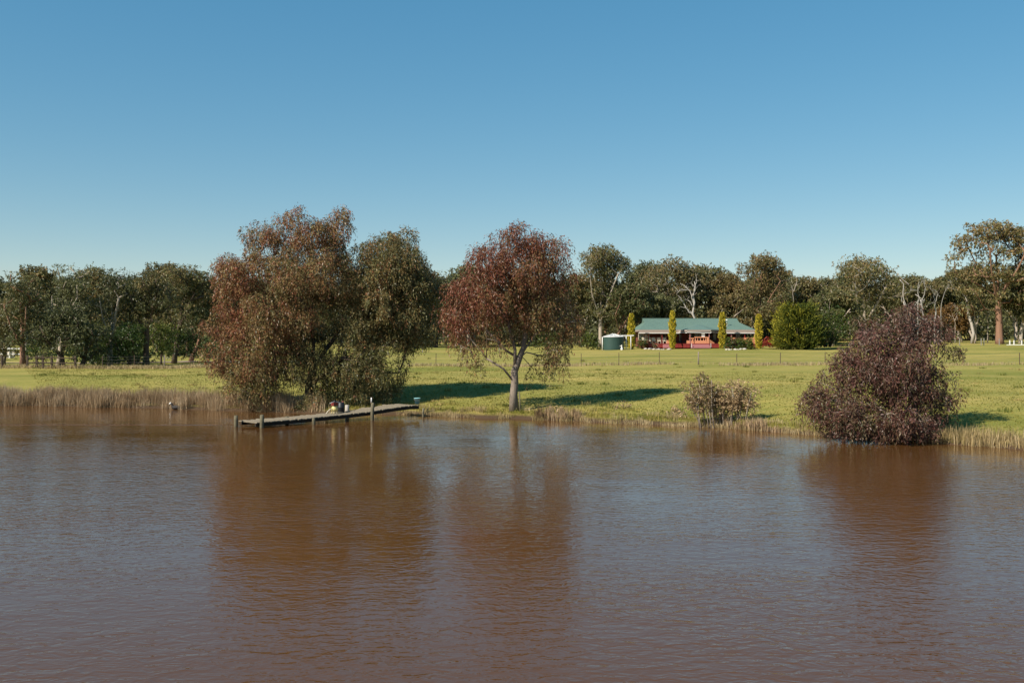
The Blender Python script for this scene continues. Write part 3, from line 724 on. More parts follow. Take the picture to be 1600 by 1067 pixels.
def bush(name, base, label, w_, dp, h, n, pal, tint, L, Wd, group=None, cat='shrub', leafm='leaf', nclump=26, stem=True, droop=0.1, upw=0.3, up_leaf=0.0):
    root = empty(name, base, label, cat, group)
    cl = []
    for i in range(nclump):
        dv = rng.normal(size=3); dv /= np.linalg.norm(dv); dv[2] = abs(dv[2]); q = rng.random() ** 0.4
        cl.append((np.array([dv[0] * w_ / 2 * q, dv[1] * dp / 2 * q, 0.12 * h + dv[2] * h * 0.80 * q]), 1.0, float(np.clip(tint + rng.normal() * 0.2 + 0.25 * (dv[2] - .4), 0, 1)), min(w_, h) * 0.19))
    B, D, L_, W__, C = sprig_leaves(cl, max(3, n // nclump // 5), 5, L, Wd, droop, pal, sl=L * 1.2)
    if up_leaf: D = D + np.array([0, 0, up_leaf])
    B[:, 2] = np.maximum(B[:, 2], 0.03)
    if stem:
        mb = MB()
        for i in range(7):
            c = cl[i][0]; mb.tube([(c[0] * .15, c[1] * .15, -0.05), (c[0] * .5, c[1] * .5, c[2] * .6), c], [0.05 * h / 2, 0.03 * h / 2, 0.01], 4)
        mb.link('stem', M['bark_dark'], root)
    link('crown', leaves_mesh('crown', B, D, L_, W__, C), M[leafm], root, kind='stuff')
    return root
# dark undergrowth that closes the wood at trunk height
ug = [bush('undergrowth_bush', (0, 230, 0), 'dark undergrowth bush deep inside the wood', 9, 6, 5.0, 1500, PAL_OLIVE, .15, .5, .22, 'undergrowth deep in the wood', nclump=30),
      bush('undergrowth_bush', (0, 230, 0), 'dark undergrowth bush deep inside the wood', 8, 5, 4.0, 1300, PAL_GREY, .2, .5, .22, 'undergrowth deep in the wood', nclump=30)]
us = [(px, 246 + 10 * (i % 2)) for i, px in enumerate(np.arange(-120, 1740, 36))] + [(px, 200 + 8 * (i % 3)) for i, px in enumerate(np.arange(560, 1720, 40))] + [(px, 172 + 8 * (i % 2)) for i, px in enumerate(np.arange(-120, 380, 56))]
for i, (px, dd_) in enumerate(us):
    o = ug[i] if i < 2 else copy_tree(ug[i % 2])
    x = WX(px + rng.uniform(-8, 8), dd_); o.location = (x, dd_, g(x, dd_) - 0.1); o.rotation_euler = (0, 0, rng.uniform(0, 6.28))
    o['label'] = ('dark undergrowth bush nearer the paddock ' if dd_ < 225 else 'dark undergrowth bush deep in the wood ') + zone(px)
    k = rng.uniform(0.9, 1.4); o.scale = (k, k, k * rng.uniform(0.9, 1.3))
us_ = [bush('understorey_shrub', (0, 120, 0), 'dark leafy shrub in the shade under the left gums', 5.5, 4, 3.4, 1500, PAL_GREEN, .12, .30, .13, 'shrubs under the left gums', nclump=30)]
for i, (px, dd_) in enumerate([(60, 122), (150, 118), (185, 112), (160, 106), (215, 110), (330, 128), (350, 116), (-30, 118), (110, 138), (280, 138)]):
    o = us_[0] if i == 0 else copy_tree(us_[0]); x = WX(px, dd_); o.location = (x, dd_, g(x, dd_) - .1); o.rotation_euler = (0, 0, rng.uniform(0, 6.28)); k = rng.uniform(.8, 1.25); o.scale = (k, k, k * rng.uniform(.85, 1.3)); o['label'] = 'dark leafy shrub in the shade ' + ('left of' if px < 150 else 'around' if px < 240 else 'right of') + ' the thick dark trunk of the left gums'
# far-off mass of wood beyond everything
N = 80000
fx = rng.uniform(-270, 270, N); fy = rng.uniform(290, 325, N); hh = 10.5 + 1.6 * np.sin(fx * 0.11) + 1.2 * np.sin(fx * 0.37 + 1) + 0.8 * np.sin(fx * 0.9)
fz = gz(fx, fy) + hh * rng.random(N) ** 0.75
link('distant_wood', leaves_mesh('distant_wood', np.stack([fx, fy, fz], 1), rng.normal(size=(N, 3)) + [0, 0, -.3], rng.uniform(1.0, 1.9, N), rng.uniform(.6, 1.0, N),
     PAL_OLIVE(np.clip(rng.normal(.35, .25, N), 0, 1)) * np.exp(rng.normal(size=(N, 1)) * .2)), M['leaf'], kind='stuff')

# --- dead trees in the wood
d = 180.0
def base_at(px, d_): x = WX(px, d_); return (x, d_, g(x, d_) - 0.1)
def P_(b, d_): return lambda px, py, y=0.0: (WX(px, d_) - b[0], y, WZ(py, d_) - b[2])
b = base_at(1086, d); p = P_(b, d)
dead_tree('dead_gum', b, 'bleached dead tree forking above the middle of the roof', [
    ([(0, 0, 0), p(1085, 497), p(1084, 486), p(1085, 468), p(1086, 452), p(1085, 440)], .42),
    ([p(1085, 492), p(1076, 487), p(1071, 480), p(1066, 470), p(1061, 463)], .2),
    ([p(1084, 480), p(1083, 472), p(1080, 462), p(1076, 452), p(1068, 447), p(1063, 443)], .22),
    ([p(1083, 478), p(1076, 470), p(1071, 467)], .15), ([p(1082, 465), p(1084, 456), p(1084, 450)], .14),
    ([p(1074, 453), p(1062, 453), p(1057, 459)], .13), ([p(1086, 449), p(1082, 445), p(1080, 440)], .12), ([p(1086, 447), p(1088, 438), p(1087, 430)], .12),
    ([p(1083, 490), p(1078, 486), p(1074, 484)], .14)], .4)
d = 172.0
GD = 'dead trees above the purple-leaved gum'
b = base_at(1434, d); p = P_(b, d)
dead_tree('dead_gum', b, 'grey dead tree with upright twin leaders, left of the dead cluster', [
    ([(0, 0, 0), p(1434, 490), p(1435, 470), p(1434, 452), p(1436, 440)], .24),
    ([p(1436, 478), p(1443, 464), p(1445, 450), p(1442, 438)], .17), ([p(1434, 455), p(1424, 452), p(1420, 458), p(1411, 457)], .11),
    ([p(1434, 452), p(1438, 444), p(1442, 436)], .10), ([p(1434, 470), p(1429, 478)], .09)], .24, 'dead_grey', group=GD)
b = base_at(1461, d + 2); p = P_(b, d + 2)
dead_tree('dead_gum', b, 'grey dead tree with one stubby broken top, right of the dead cluster', [
    ([(0, 0, 0), p(1461, 490), p(1461, 474), p(1460, 458)], .26), ([p(1462, 472), p(1464, 462), p(1464, 456)], .12),
    ([p(1460, 460), p(1455, 453), p(1453, 447)], .10), ([p(1461, 472), p(1452, 475), p(1444, 480)], .08)], .26, 'dead_grey', group=GD)
b = base_at(1470, d - 2); p = P_(b, d - 2)
dead_tree('dead_gum', b, 'thin slanting dead stem just right of the dead cluster', [
    ([(0, 0, 0), p(1470, 480), p(1473, 465), p(1478, 453), p(1481, 446)], .11), ([p(1478, 454), p(1476, 448)], .05)], .1, 'dead_grey', group=GD)
b = base_at(1518, 179); p = P_(b, 179)
dead_tree('dead_gum', b, 'white-limbed dead gum left of the thick red-brown trunk', [
    ([(0, 0, 0), p(1516, 500), p(1511, 478), p(1507, 462), p(1505, 455)], .48), ([p(1506, 461), p(1503, 454), p(1499, 447), p(1497, 440), p(1494, 437)], .26),
    ([p(1507, 460), p(1511, 452), p(1513, 449)], .2), ([p(1503, 454), p(1492, 453), p(1484, 450), p(1480, 450)], .15), ([p(1492, 453), p(1487, 446), p(1484, 440)], .12)], .4, 'dead', group=GD)
b = base_at(1520, 180); p = P_(b, 180)
dead_tree('dead_gum', b, 'trio of pale leaning stems at the edge of the paddock', [
    ([(0, 0, 0), p(1517, 508), p(1514, 494), p(1512, 480)], .34), ([(0.1, 0.1, 0), p(1522, 505), p(1523, 492), p(1523, 480)], .26), ([(0.25, 0, 0), p(1526, 508), p(1529, 496), p(1530, 482)], .26)], .3, 'bark_pale', cat='tree', twig=False)
for px, d_, lab, top, r_ in ((1492, 181, 'thinnest pale stem left of the trio of leaning stems', 498, .12), (1543, 180, 'pale stump-like stem with forked top left of the thick red-brown trunk', 495, .17),
                             (1584, 184, 'pale bare trunk between the thick red-brown and grey trunks', 484, .26), (1240, 178, 'pale bare stem poking up behind the golden conifer', 452, .18)):
    b = base_at(px, d_); p = P_(b, d_)
    dead_tree('dead_gum', b, lab, [([(0, 0, 0), p(px + .5, (top + 525) / 2), p(px - 1, top)], r_), ([p(px - .5, top + 4), p(px - 5, top - 9)], r_ * .6), ([p(px - .5, top + 4), p(px + 5, top - 12), p(px + 4, top - 20)], r_ * .6)], r_, 'bark_pale', cat='dead tree')
# ------------------------------------------------------------------ house
HD = 168.0; HS = HD / F
hx0 = WX(1088, HD); hz0 = WZ(543, HD) - 0.02
def hx(px): return (px - 1088) * HS
def hz(py): return (543 - py) * HS
house = empty('house', (hx0, HD, hz0), 'low red brick house with a teal hipped roof and red verandah deck', 'house')
def part(name, mb, mat, parent=None, label=None):
    o = mb.link(name, M[mat], parent or house)
    if label: o['label'] = label
    return o
DK = hz(536.5); EV = hz(515.2)
xl, xr = hx(997), hx(1180); ov = -0.35; RY = 6.4; RZ = hz(498.6) + 0.25; GZ_ = RZ - 0.75
wl, wr = xl + 0.9, xr - 0.9; WY = 2.3; BY = 10.4
# walls with openings: built as panels between windows, at y = WY
def wall_panels(name, x0, x1, z0, z1, y, th, holes, mat):
    mb = MB(); xs = x0
    for (a, c, za, zb_) in sorted(holes):
        if a > xs: mb.box(xs, a, y, y + th, z0, z1)
        if za > z0: mb.box(a, c, y, y + th, z0, za)
        if zb_ < z1: mb.box(a, c, y, y + th, zb_, z1)
        xs = c
    if x1 > xs: mb.box(xs, x1, y, y + th, z0, z1)
    return part(name, mb, mat)
zt = hz(519.5)
holes = [(hx(1000), hx(1008.5), DK + .55, zt - .12), (hx(1035.5), hx(1044), DK + .55, zt - .12), (hx(1064), hx(1068.5), DK + .02, zt - .12),
         (hx(1080), hx(1099), DK + .45, zt - .12), (hx(1109), hx(1115), DK + .02, zt - .12), (hx(1116.5), hx(1124), DK + .45, zt - .12), (hx(1154), hx(1171), DK + .45, zt - .12)]
wall_panels('wall', wl, wr, 0.0, EV - 0.02, WY, 0.25, holes, 'brick')
part('wall', MB().box(wl, wl + .25, WY + .25, BY, 0, EV - .02), 'brick'); part('wall', MB().box(wr - .25, wr, WY + .25, BY, 0, EV - .02), 'brick'); part('wall', MB().box(wl + .25, wr - .25, BY - .25, BY, 0, EV - .02), 'brick')
part('floor', MB().box(wl + .26, wr - .26, WY + .26, BY - .26, 0, DK), 'black')
for i, (a, c, za, zb_) in enumerate(holes):
    door = i in (2, 4)
    fr = MB(); t_ = .07
    fr.box(a, a + t_, WY - .03, WY + .1, za, zb_).box(c - t_, c, WY - .03, WY + .1, za, zb_).box(a + t_, c - t_, WY - .03, WY + .1, zb_ - t_, zb_).box(a + t_, c - t_, WY - .03, WY + .1, za, za + t_)
    if not door and c - a > 1.2: fr.box((a + c) / 2 - .03, (a + c) / 2 + .03, WY - .025, WY + .09, za + t_, zb_ - t_)
    w_ = part('door' if door else 'window', fr, 'cream' if i in (0, 1, 3) else 'black')
    part('glass_panel' if door else 'pane', MB().box(a + t_ + .003, c - t_ - .003, WY + .03, WY + .045, za + t_ + .003, zb_ - t_ - .003), 'glass', w_)
    if i in (0, 1, 3, 5, 6):
        cu = MB(); n_ = 14
        for (ca, cc) in ((a + .1, a + (c - a) * .42), (c - (c - a) * .42, c - .1)):
            vv = []
            for k in range(n_ + 1):
                x = ca + (cc - ca) * k / n_; y = WY + .16 + .03 * math.sin(k * 1.6)
                vv += [(x, y, za + .03), (x, y, zb_ - .03)]
            cu.add(vv, [(2 * k, 2 * k + 2, 2 * k + 3, 2 * k + 1) for k in range(n_)])
        part('curtain', cu, 'curtain', w_)
part('wall_panel', MB().box(hx(1010), hx(1013.5), WY - .06, WY - .004, DK + .3, zt - .3), 'curtain', label='pale panel of wall between the left windows')
part('wall_panel', MB().box(hx(1014.5), hx(1017.5), WY - .06, WY - .004, DK + .3, zt - .3), 'curtain', label='pale panel of wall between the left windows')
part('blind', MB().box(hx(1092), hx(1097), ov - 1.95, ov - 1.92, DK + 1.0, DK + 1.72), 'white', label='white blind hanging in the front of the bay')
# hipped roof with a small gable at each end of the ridge
BYE = BY + .6
fy_ = ov + (RY - ov) * (GZ_ - EV) / (RZ - EV); by_ = BYE - (BYE - RY) * (GZ_ - EV) / (RZ - EV)
rl, rr_ = hx(1012.5), hx(1163.5)
roof = part('roof', MB().add([(xl, ov, EV), (xr, ov, EV), (xr, BYE, EV), (xl, BYE, EV), (rl, fy_, GZ_), (rr_, fy_, GZ_), (rr_, by_, GZ_), (rl, by_, GZ_), (rl - .12, RY, RZ), (rr_ + .12, RY, RZ)],
     [(0, 1, 5, 9, 8, 4), (2, 3, 7, 8, 9, 6), (3, 0, 4, 7), (1, 2, 6, 5), (4, 8, 7), (5, 6, 9)]), 'roof')
part('soffit', MB().add([(xl, ov, EV - .02), (xr, ov, EV - .02), (xr, BYE, EV - .02), (xl, BYE, EV - .02)], [(3, 2, 1, 0)]), 'fascia')
part('ridge_cap', MB().beam((rl - .2, RY, RZ + .03), (rr_ + .2, RY, RZ + .03), .28, .07), 'roof', roof)
rb = MB()
for k in range(104):      # standing ribs of the roof sheets
    x = xl + .35 + (xr - xl - .7) * k / 103
    t0 = 1.0
    if x < rl: t0 = (x - xl) / (rl - xl) * (GZ_ - EV) / (RZ - EV)
    if x > rr_: t0 = (xr - x) / (xr - rr_) * (GZ_ - EV) / (RZ - EV)
    y1, z1 = ov + (RY - ov) * t0, EV + (RZ - EV) * t0
    rb.beam((x, ov + .03, EV + .028), (x, y1 - .05, z1 + .022), .045, .03)
o_ = part('roof_ribs', rb, 'roof', roof); o_['kind'] = 'stuff'
for (xa, xb) in ((xl, hx(1062)), (hx(1122), xr)):
    part('fascia', MB().box(xa, xb, ov - .035, ov - .003, EV - .30, EV + .02), 'fascia')
    part('gutter', MB().box(xa, xb, ov - .14, ov - .037, EV - .60, EV - .50), 'white')
    part('verandah_beam', MB().box(xa + .1, xb - .1, ov - .035, ov + .06, EV - .62, EV - .302), 'fascia')
part('fascia', MB().box(xl - .03, xl - .003, ov, BYE, EV - .30, EV + .02), 'fascia'); part('fascia', MB().box(xr + .003, xr + .03, ov, BYE, EV - .30, EV + .02), 'fascia')
# projecting bay
ZB = EV - .02
bay = [(hx(1060), ov - .03), (hx(1069), ov - 2.2), (hx(1106), ov - 2.2), (hx(1124), ov - .03)]
ap = (hx(1093), ov + (RY - ov) * .50, EV + (RZ - EV) * .50 + .02)
part('bay_roof', MB().add([(x, y, ZB) for x, y in bay] + [ap], [(0, 1, 4), (1, 2, 4), (2, 3, 4)]).add([(x, y, ZB - .02) for x, y in bay], [(3, 2, 1, 0)]), 'roof')
for (a, c) in zip(bay[:-1], bay[1:]):
    part('bay_fascia', MB().beam((a[0], a[1] - .02, ZB - .16), (c[0], c[1] - .02, ZB - .16), .05, .30), 'fascia')
    part('bay_gutter', MB().beam((a[0], a[1] - .06, ZB - .41), (c[0], c[1] - .06, ZB - .50), .09, .10), 'white')
for px in (1013, 1034, 1052, 1142, 1163):
    part('verandah_post', MB().box(hx(px) - .06, hx(px) + .06, ov + .08, ov + .20, DK, EV - .62), 'steppaint' if px in (1142,) else 'redpaint')
for (px, y) in ((1074, ov - 2.1), (1103.5, ov - 2.1), (1121, ov - .2)):
    part('verandah_post', MB().box(hx(px) - .06, hx(px) + .06, y, y + .12, DK if px > 1110 else 0.0, ZB - .5), 'redpaint' if px > 1110 else 'steppaint')
# deck
part('deck', MB().box(xl + .9, hx(1180), ov - .1, WY - .01, DK - .09, DK), 'redpaint')
part('deck', MB().box(hx(1063), hx(1121), ov - 2.4, ov - .11, DK - .10, DK - .002), 'redpaint')
for a in np.arange(1013, 1180, 6.6):
    if not 1063 < a < 1120: part('skirting_board', MB().box(hx(a), hx(a + 6.3), ov - .06, ov - .02, 0.0, DK - .10), 'redpaint')
for a in np.arange(1063, 1120, 5.2):
    if not 1073 < a + 2.6 < 1103: part('skirting_board', MB().box(hx(a), hx(a + 5.0), ov - 2.36, ov - 2.32, 0.0, DK - .11), 'redpaint')
for (a, c, y0) in ((1074.6, 1103, ov - 2.4), (1035, 1046, ov - .12)):
    for k in range(4):
        part('step', MB().box(hx(a), hx(c), y0 - .28 * (4 - k), y0 - .28 * (3 - k) - .01, -.05, DK * (k + 0.6) / 4.4), 'steppaint')
part('step_rail', MB().beam((hx(1074), ov - 3.5, .05), (hx(1074), ov - 3.5, .75), .06, .06), 'white'); part('step_rail', MB().beam((hx(1103.5), ov - 3.5, .05), (hx(1103.5), ov - 3.5, .75), .06, .06), 'white')
# terracotta balustrade: solid foot, balusters, cap, with openings between
def balust(xa, xb, y, zf, zc, nb, name='balustrade'):
    p_ = part(name, MB().box(xa, xb, y, y + .14, DK, DK + zf), 'terracotta')
    part('cap', MB().box(xa - .02, xb + .02, y - .03, y + .17, DK + zc - .16, DK + zc), 'terracotta', p_)
    for k in range(nb + 1):
        x = xa + (xb - xa) * k / nb; wd_ = .09 if 0 < k < nb else .13
        x = min(max(x, xa + wd_), xb - wd_)
        part('baluster', MB().lathe([(wd_, 0), (wd_ * .55, .09), (wd_ * .45, (zc - zf) / 2 - .08), (wd_ * .55, zc - zf - .25), (wd_, zc - zf - .16)], 8, (x, y + .07, DK + zf)), 'terracotta', p_)
balust(hx(1081), hx(1099.5), ov - 2.25, .50, 1.12, 4); balust(hx(1073), hx(1080), ov - 2.05, .42, .95, 3); balust(hx(1045), hx(1049), ov - .02, .45, 1.0, 2)
part('low_wall', MB().box(hx(1099.7), hx(1103), ov - 2.25, ov - 2.1, DK, DK + 1.1), 'terracotta')
part('low_wall', MB().add([(hx(1103), ov - 2.2, DK), (hx(1112), ov - 1.9, DK), (hx(1112), ov - 1.9, DK + .15), (hx(1103), ov - 2.2, DK + .75), (hx(1103), ov - 2.05, DK), (hx(1112), ov - 1.75, DK), (hx(1112), ov - 1.75, DK + .15), (hx(1103), ov - 2.05, DK + .75)],
     [(0, 1, 2, 3), (7, 6, 5, 4), (3, 2, 6, 7), (1, 5, 6, 2), (0, 3, 7, 4)]), 'terracotta', label='terracotta wall sloping down to the deck')
part('low_wall', MB().box(hx(1069), hx(1073), ov - 2.05, ov - 1.9, DK, DK + .5), 'terracotta')
part('low_wall', MB().box(hx(1144), hx(1179), ov + .0, ov + .15, DK - .25, DK + 1.0), 'terracotta', label='long terracotta wall at the right end of the verandah')
part('low_wall', MB().box(hx(1009), hx(1012.4), ov + .0, ov + .15, DK, DK + .6), 'terracotta'); part('low_wall', MB().box(hx(1041), hx(1044.8), ov + .0, ov + .15, DK, DK + .55), 'terracotta')
part('low_wall', MB().box(hx(1014), hx(1033.5), WY - .9, WY - .75, DK, DK + 1.0), 'terracotta')
part('flue', MB().lathe([(.09, 0), (.09, 1.0), (.16, 1.0), (.16, 1.12), (.02, 1.2)], 10, (hx(1139.5), 1.9, EV + (RZ - EV) * .3)), 'white')
for k, (px, lab) in enumerate(((1006, 'cream garden chair at the left end of the verandah'), (1014.5, 'cream garden chair second from the left end of the verandah'), (1021.5, 'cream garden chair in the middle of the row on the verandah'), (1030, 'cream garden chair next to the right end of the verandah row'), (1038.5, 'cream garden chair at the top of the left steps'))):
    ch = empty('garden_chair', (hx0 + hx(px), HD + ov + .42, hz0 + DK), lab, 'chair', 'garden chairs on the verandah')
    MB().box(-.27, .27, -.25, .25, .38, .44).link('seat', M['cream'], ch)
    MB().add([(-.30, .26, .45), (.30, .26, .45), (.30, .40, 1.02), (-.30, .40, 1.02), (-.30, .30, .45), (.30, .30, .45), (.30, .45, 1.02), (-.30, .45, 1.02)], [(0, 1, 2, 3), (7, 6, 5, 4), (3, 2, 6, 7), (0, 3, 7, 4), (1, 5, 6, 2), (0, 4, 5, 1)]).link('backrest', M['cream'], ch)
    for (a, c) in ((-.24, -.22), (.24, -.22), (-.24, .22), (.24, .22)): MB().box(a - .025, a + .025, c - .025, c + .025, 0, .379).link('leg', M['cream'], ch)
    MB().box(-.32, -.27, -.25, .3, .60, .64).link('armrest', M['cream'], ch); MB().box(.27, .32, -.25, .3, .60, .64).link('armrest', M['cream'], ch)
cw_i = 0

# water tank with its white pipe frame
TD = 158.0; tx = WX(958.5, TD); tz = g(tx, TD)
tzb = WZ(545.5, TD)
tank = empty('water_tank', (tx, TD, tzb), 'round dark green water tank with a white conical roof left of the house', 'water tank')
rT = 16.0 * TD / F; hT = 19.2 * TD / F
prof = [(rT, -0.25)]
for k in range(24): prof += [(rT + (.022 if k % 2 else 0.0), hT * k / 23.0)]
MB().lathe(prof, 40).link('tank_wall', M['tank'], tank)
rf = MB(); 
rf.lathe([(rT + .08, hT - .05), (rT + .08, hT + .03), (rT * .5, hT + .24), (.25, hT + .42), (.25, hT + .50), (.0, hT + .52)], 24).link('roof', M['zinc'], tank)
for k in range(12):
    t = 2 * math.pi * k / 12; c, s = math.cos(t), math.sin(t)
    MB().beam((c * rT, s * rT, hT + .065), (c * .28, s * .28, hT + .445), .07, .05).link('roof_rib', M['white'], tank)
MB().tube([(-rT - .16, -.3, -.3), (-rT - .16, -.3, hT - .02)], .065, 8).link('downpipe', M['white'], tank)
pf = empty('pipe_frame', (tx + rT + .5, TD - .1, tzb), 'white pipe frame between the tank and the house', 'pipe frame')
for x in (-.12, .62): MB().tube([(x, 0, -.3), (x, 0, hT + (.25 if x > 0 else .1))], .06, 8).link('post', M['white'], pf)
MB().beam((-.9, 0, hT + .20), (1.1, 0, hT + .22), .12, .14).link('pipe', M['white'], pf)
sn = empty('standpipe', (WX(971.5, TD - 1.5), TD - 1.5, g(WX(971.5, TD - 1.5), TD - 1.5) - .02), 'small white standpipe in front of the tank', 'standpipe')
MB().lathe([(.18, 0), (.18, .3), (.09, .36), (.09, .75), (.15, .78), (.0, .82)], 10).link('pipe', M['white'], sn); MB().beam((0, 0, .65), (-.3, 0, .62), .1, .1).link('spout', M['white'], sn)

# golden cypress columns
def cypress(px, top, hw, d_, label):
    d_ = 165.0
    bx = WX(px, d_); b_ = (bx, d_, WZ(544.5, d_) - .05); h = WZ(top, d_) - b_[2]; r_ = hw * .82 * d_ / F
    root = empty('golden_cypress', b_, label, 'cypress', 'golden cypresses in front of the house')
    N = 2600; z = rng.random(N) ** .9; t = rng.uniform(0, 6.283, N)
    lump = 1 + .16 * np.sin(z * 23 + t * 2) + .12 * np.sin(z * 41 - 3 * t + px)
    rr = r_ * np.clip(np.minimum(1.0, .62 + z * 1.6), 0, 1) * np.clip((1.03 - z) * 3.2, .10, 1) ** .6 * lump * rng.uniform(.78, 1.08, N)
    B = np.stack([np.cos(t) * rr, np.sin(t) * rr, z * h], 1); D = np.stack([np.cos(t) * .45, np.sin(t) * .45, np.ones(N)], 1) + rng.normal(size=(N, 3)) * .3
    C = PAL_GOLD(np.clip(.55 + .3 * np.sin(z * 37 + t * 3) + rng.normal(size=N) * .3, 0, 1))
    link('crown', leaves_mesh('crown', B, D, rng.uniform(.25, .42, N), rng.uniform(.09, .15, N), C), M['conifer'], root, kind='stuff')
    MB().tube([(0, 0, -.1), (0, 0, h * .5), (0, 0, h * .95)], [r_ * .5, r_ * .62, .05], 8).link('trunk', M['bark_dark'], root)
cypress(986.5, 492, 5.2, 161, 'golden column cypress just right of the green tank')
cypress(1050.5, 487.5, 5.0, 161, 'tallest golden column cypress, left of the front steps')
cypress(1128.5, 490, 5.6, 161, 'golden column cypress right of the projecting bay')
cypress(1185.5, 492.5, 5.8, 161, 'golden column cypress at the right end of the house')

# golden conifer and its dark neighbour
d = 160.0; b_ = (WX(1246, d), d, WZ(545, d) - .05)
root = empty('golden_conifer', b_, 'broad golden green conifer right of the house', 'conifer')
s_ = d / F; B = []; D = []; C = []
PAL_CONI = palette((.045, .062, .012), (.085, .105, .016), (.190, .185, .022), (.360, .300, .030))
for i in range(430):
    z = rng.random() ** 1.15; t = rng.uniform(0, 6.283); prof_ = math.sqrt(max(0.02, 1 - ((z - .28) / .80) ** 2))
    Lb = 37 * s_ * prof_ * rng.uniform(.80, 1.08); lift = rng.uniform(.25, .75) + .5 * z
    sun_gold = .16 * rng.normal() + (.02 if math.cos(t) < .1 else -.28)  # sunlit left side tinted golder, right side greener: light put into leaf colour
    for k in range(11):
        q0 = .35 + .65 * k / 10
        p0 = np.array([math.cos(t) * Lb * q0, math.sin(t) * Lb * q0 * .85, z * 62 * s_ + Lb * lift * q0 * .35 - .3]) + rng.normal(size=3) * .22
        p0[2] = max(.05, p0[2])
        ax = np.array([math.cos(t) * .8, math.sin(t) * .8, .35 + lift * .6]) + rng.normal(size=3) * .3
        n_ = 5; q = np.linspace(0, 1, n_)[:, None]
        B.append(p0 + ax * q * .55 + rng.normal(size=(n_, 3)) * .06); D.append(ax + rng.normal(size=(n_, 3)) * .35)
        C.append(PAL_CONI(np.clip(-.06 + (q0 - .45) * 1.05 + .25 * q[:, 0] + sun_gold + rng.normal(size=n_) * .10, 0, 1)))
B = np.concatenate(B); D = np.concatenate(D); C = np.concatenate(C); n_ = len(B)
link('crown', leaves_mesh('crown', B, D, rng.uniform(.25, .5, n_), rng.uniform(.09, .16, n_), C), M['conifer'], root, kind='stuff')
MB().tube([(0, 0, -.2), (0, 0, 35 * s_)], [.35, .05], 8).link('trunk', M['bark_dark'], root)
def bush_px(name, px, base_py, hw, top, d_, n, pal, tint, label, L=.3, Wd=.12, cat='shrub', group=None, **k):
    b_ = (WX(px, d_), d_, WZ(base_py, d_) - .05); s = d_ / F
    return bush(name, b_, label, hw * 2 * s, hw * 1.6 * s, (base_py - top) * s, n, pal, tint, L, Wd, group, cat, **k)
bush_px('shrub', 1292, 541, 36, 472, 164, 4200, PAL_GREEN, .35, 'dark round evergreen tucked behind the golden conifer on its right', .32, .14, nclump=70)
bush_px('shrub', 1238, 538, 26, 476, 170, 2200, PAL_OLIVE, .4, 'grey-green shrub behind the top of the golden conifer', .32, .14, nclump=40)
bush_px('hedge', 1206, 541.5, 17, 523, 164, 1900, PAL_CRIMSON, .6, 'scarlet-leaved hedge between the last cypress and the golden conifer', .22, .12, 'hedge', nclump=34)
GS = 'garden shrubs around the house'
bush_px('shrub', 918, 544, 13, 518, 160, 1200, PAL_GREEN, .9, 'yellow-green shrub left of the green tank', .28, .13, group=GS)
bush_px('shrub', 936, 545, 8, 530, 159, 500, PAL_GREEN, .35, 'small dark shrub touching the left side of the tank', .25, .1, group=GS)
bush_px('shrub', 1003, 544, 9, 527, 160, 700, PAL_GREEN, .45, 'green shrub beside the first cypress under the left end of the verandah', .25, .1, group=GS)
bush_px('shrub', 1024, 544, 6, 534, 160, 400, PAL_DRYBUSH, .3, 'dull brown low shrub before the left part of the deck', .2, .08, group=GS)
bush_px('shrub', 1141, 544, 8, 521, 160, 800, PAL_GREEN, .35, 'tall dark shrub right of the third cypress', .26, .1, group=GS)
bush_px('shrub', 1155, 544, 8, 527, 160, 700, PAL_GREEN, .45, 'broad-leaved shrub before the terracotta wall, the left of two', .26, .12, group=GS)
bush_px('shrub', 1168, 544, 8, 524, 160.5, 700, PAL_GREEN, .8, 'bright spiky shrub before the terracotta wall, the right of two', .4, .1, group=GS, up_leaf=.6)
bush_px('shrub', 1174, 544.5, 6, 536, 160, 350, PAL_GREEN, .85, 'low yellow-green plant at the foot of the last cypress', .2, .1, group=GS)
bush_px('shrub', 853, 545, 26, 512, 166, 1500, PAL_GREEN, .75, 'green shrub seen through the crimson-topped gum', .3, .13, group=GS)
bush_px('shrub', 893, 543, 14, 520, 164, 700, PAL_OLIVE, .3, 'dull dark shrub right of the crimson-topped gum', .3, .13, group=GS)
bush_px('shrub', 653, 544, 10, 527, 158, 600, PAL_GREY, .6, 'grey-blue shrub at the far edge between the two lakeside gums', .28, .1, group=GS)
for i in range(30):
    px = rng.uniform(1001, 1046) if i < 16 else rng.uniform(1130, 1172)
    d_ = 158.6 + rng.uniform(-.4, .4); x = WX(px, d_)
    if i == 0:
        mb = MB(); mb.lathe([(.0, -.1), (.2, -.02), (.22, .1), (.12, .2), (.0, .22)], 8); o = mb.link('border_stone', M['stone'])
        tag(o, 'pale stone edging the garden bed in front of the house', 'stone', 'border stones of the garden bed'); st0 = o
    else: o = st0.copy(); COL.objects.link(o)
    o['label'] = 'pale stone edging the garden bed ' + ('left of the front steps' if i < 16 else 'under the terracotta wall')
    o.location = (x, d_, g(x, d_)); k = rng.uniform(.6, 1.3); o.scale = (k * 1.3, k, k * .9); o.rotation_euler = (0, 0, rng.uniform(0, 6))

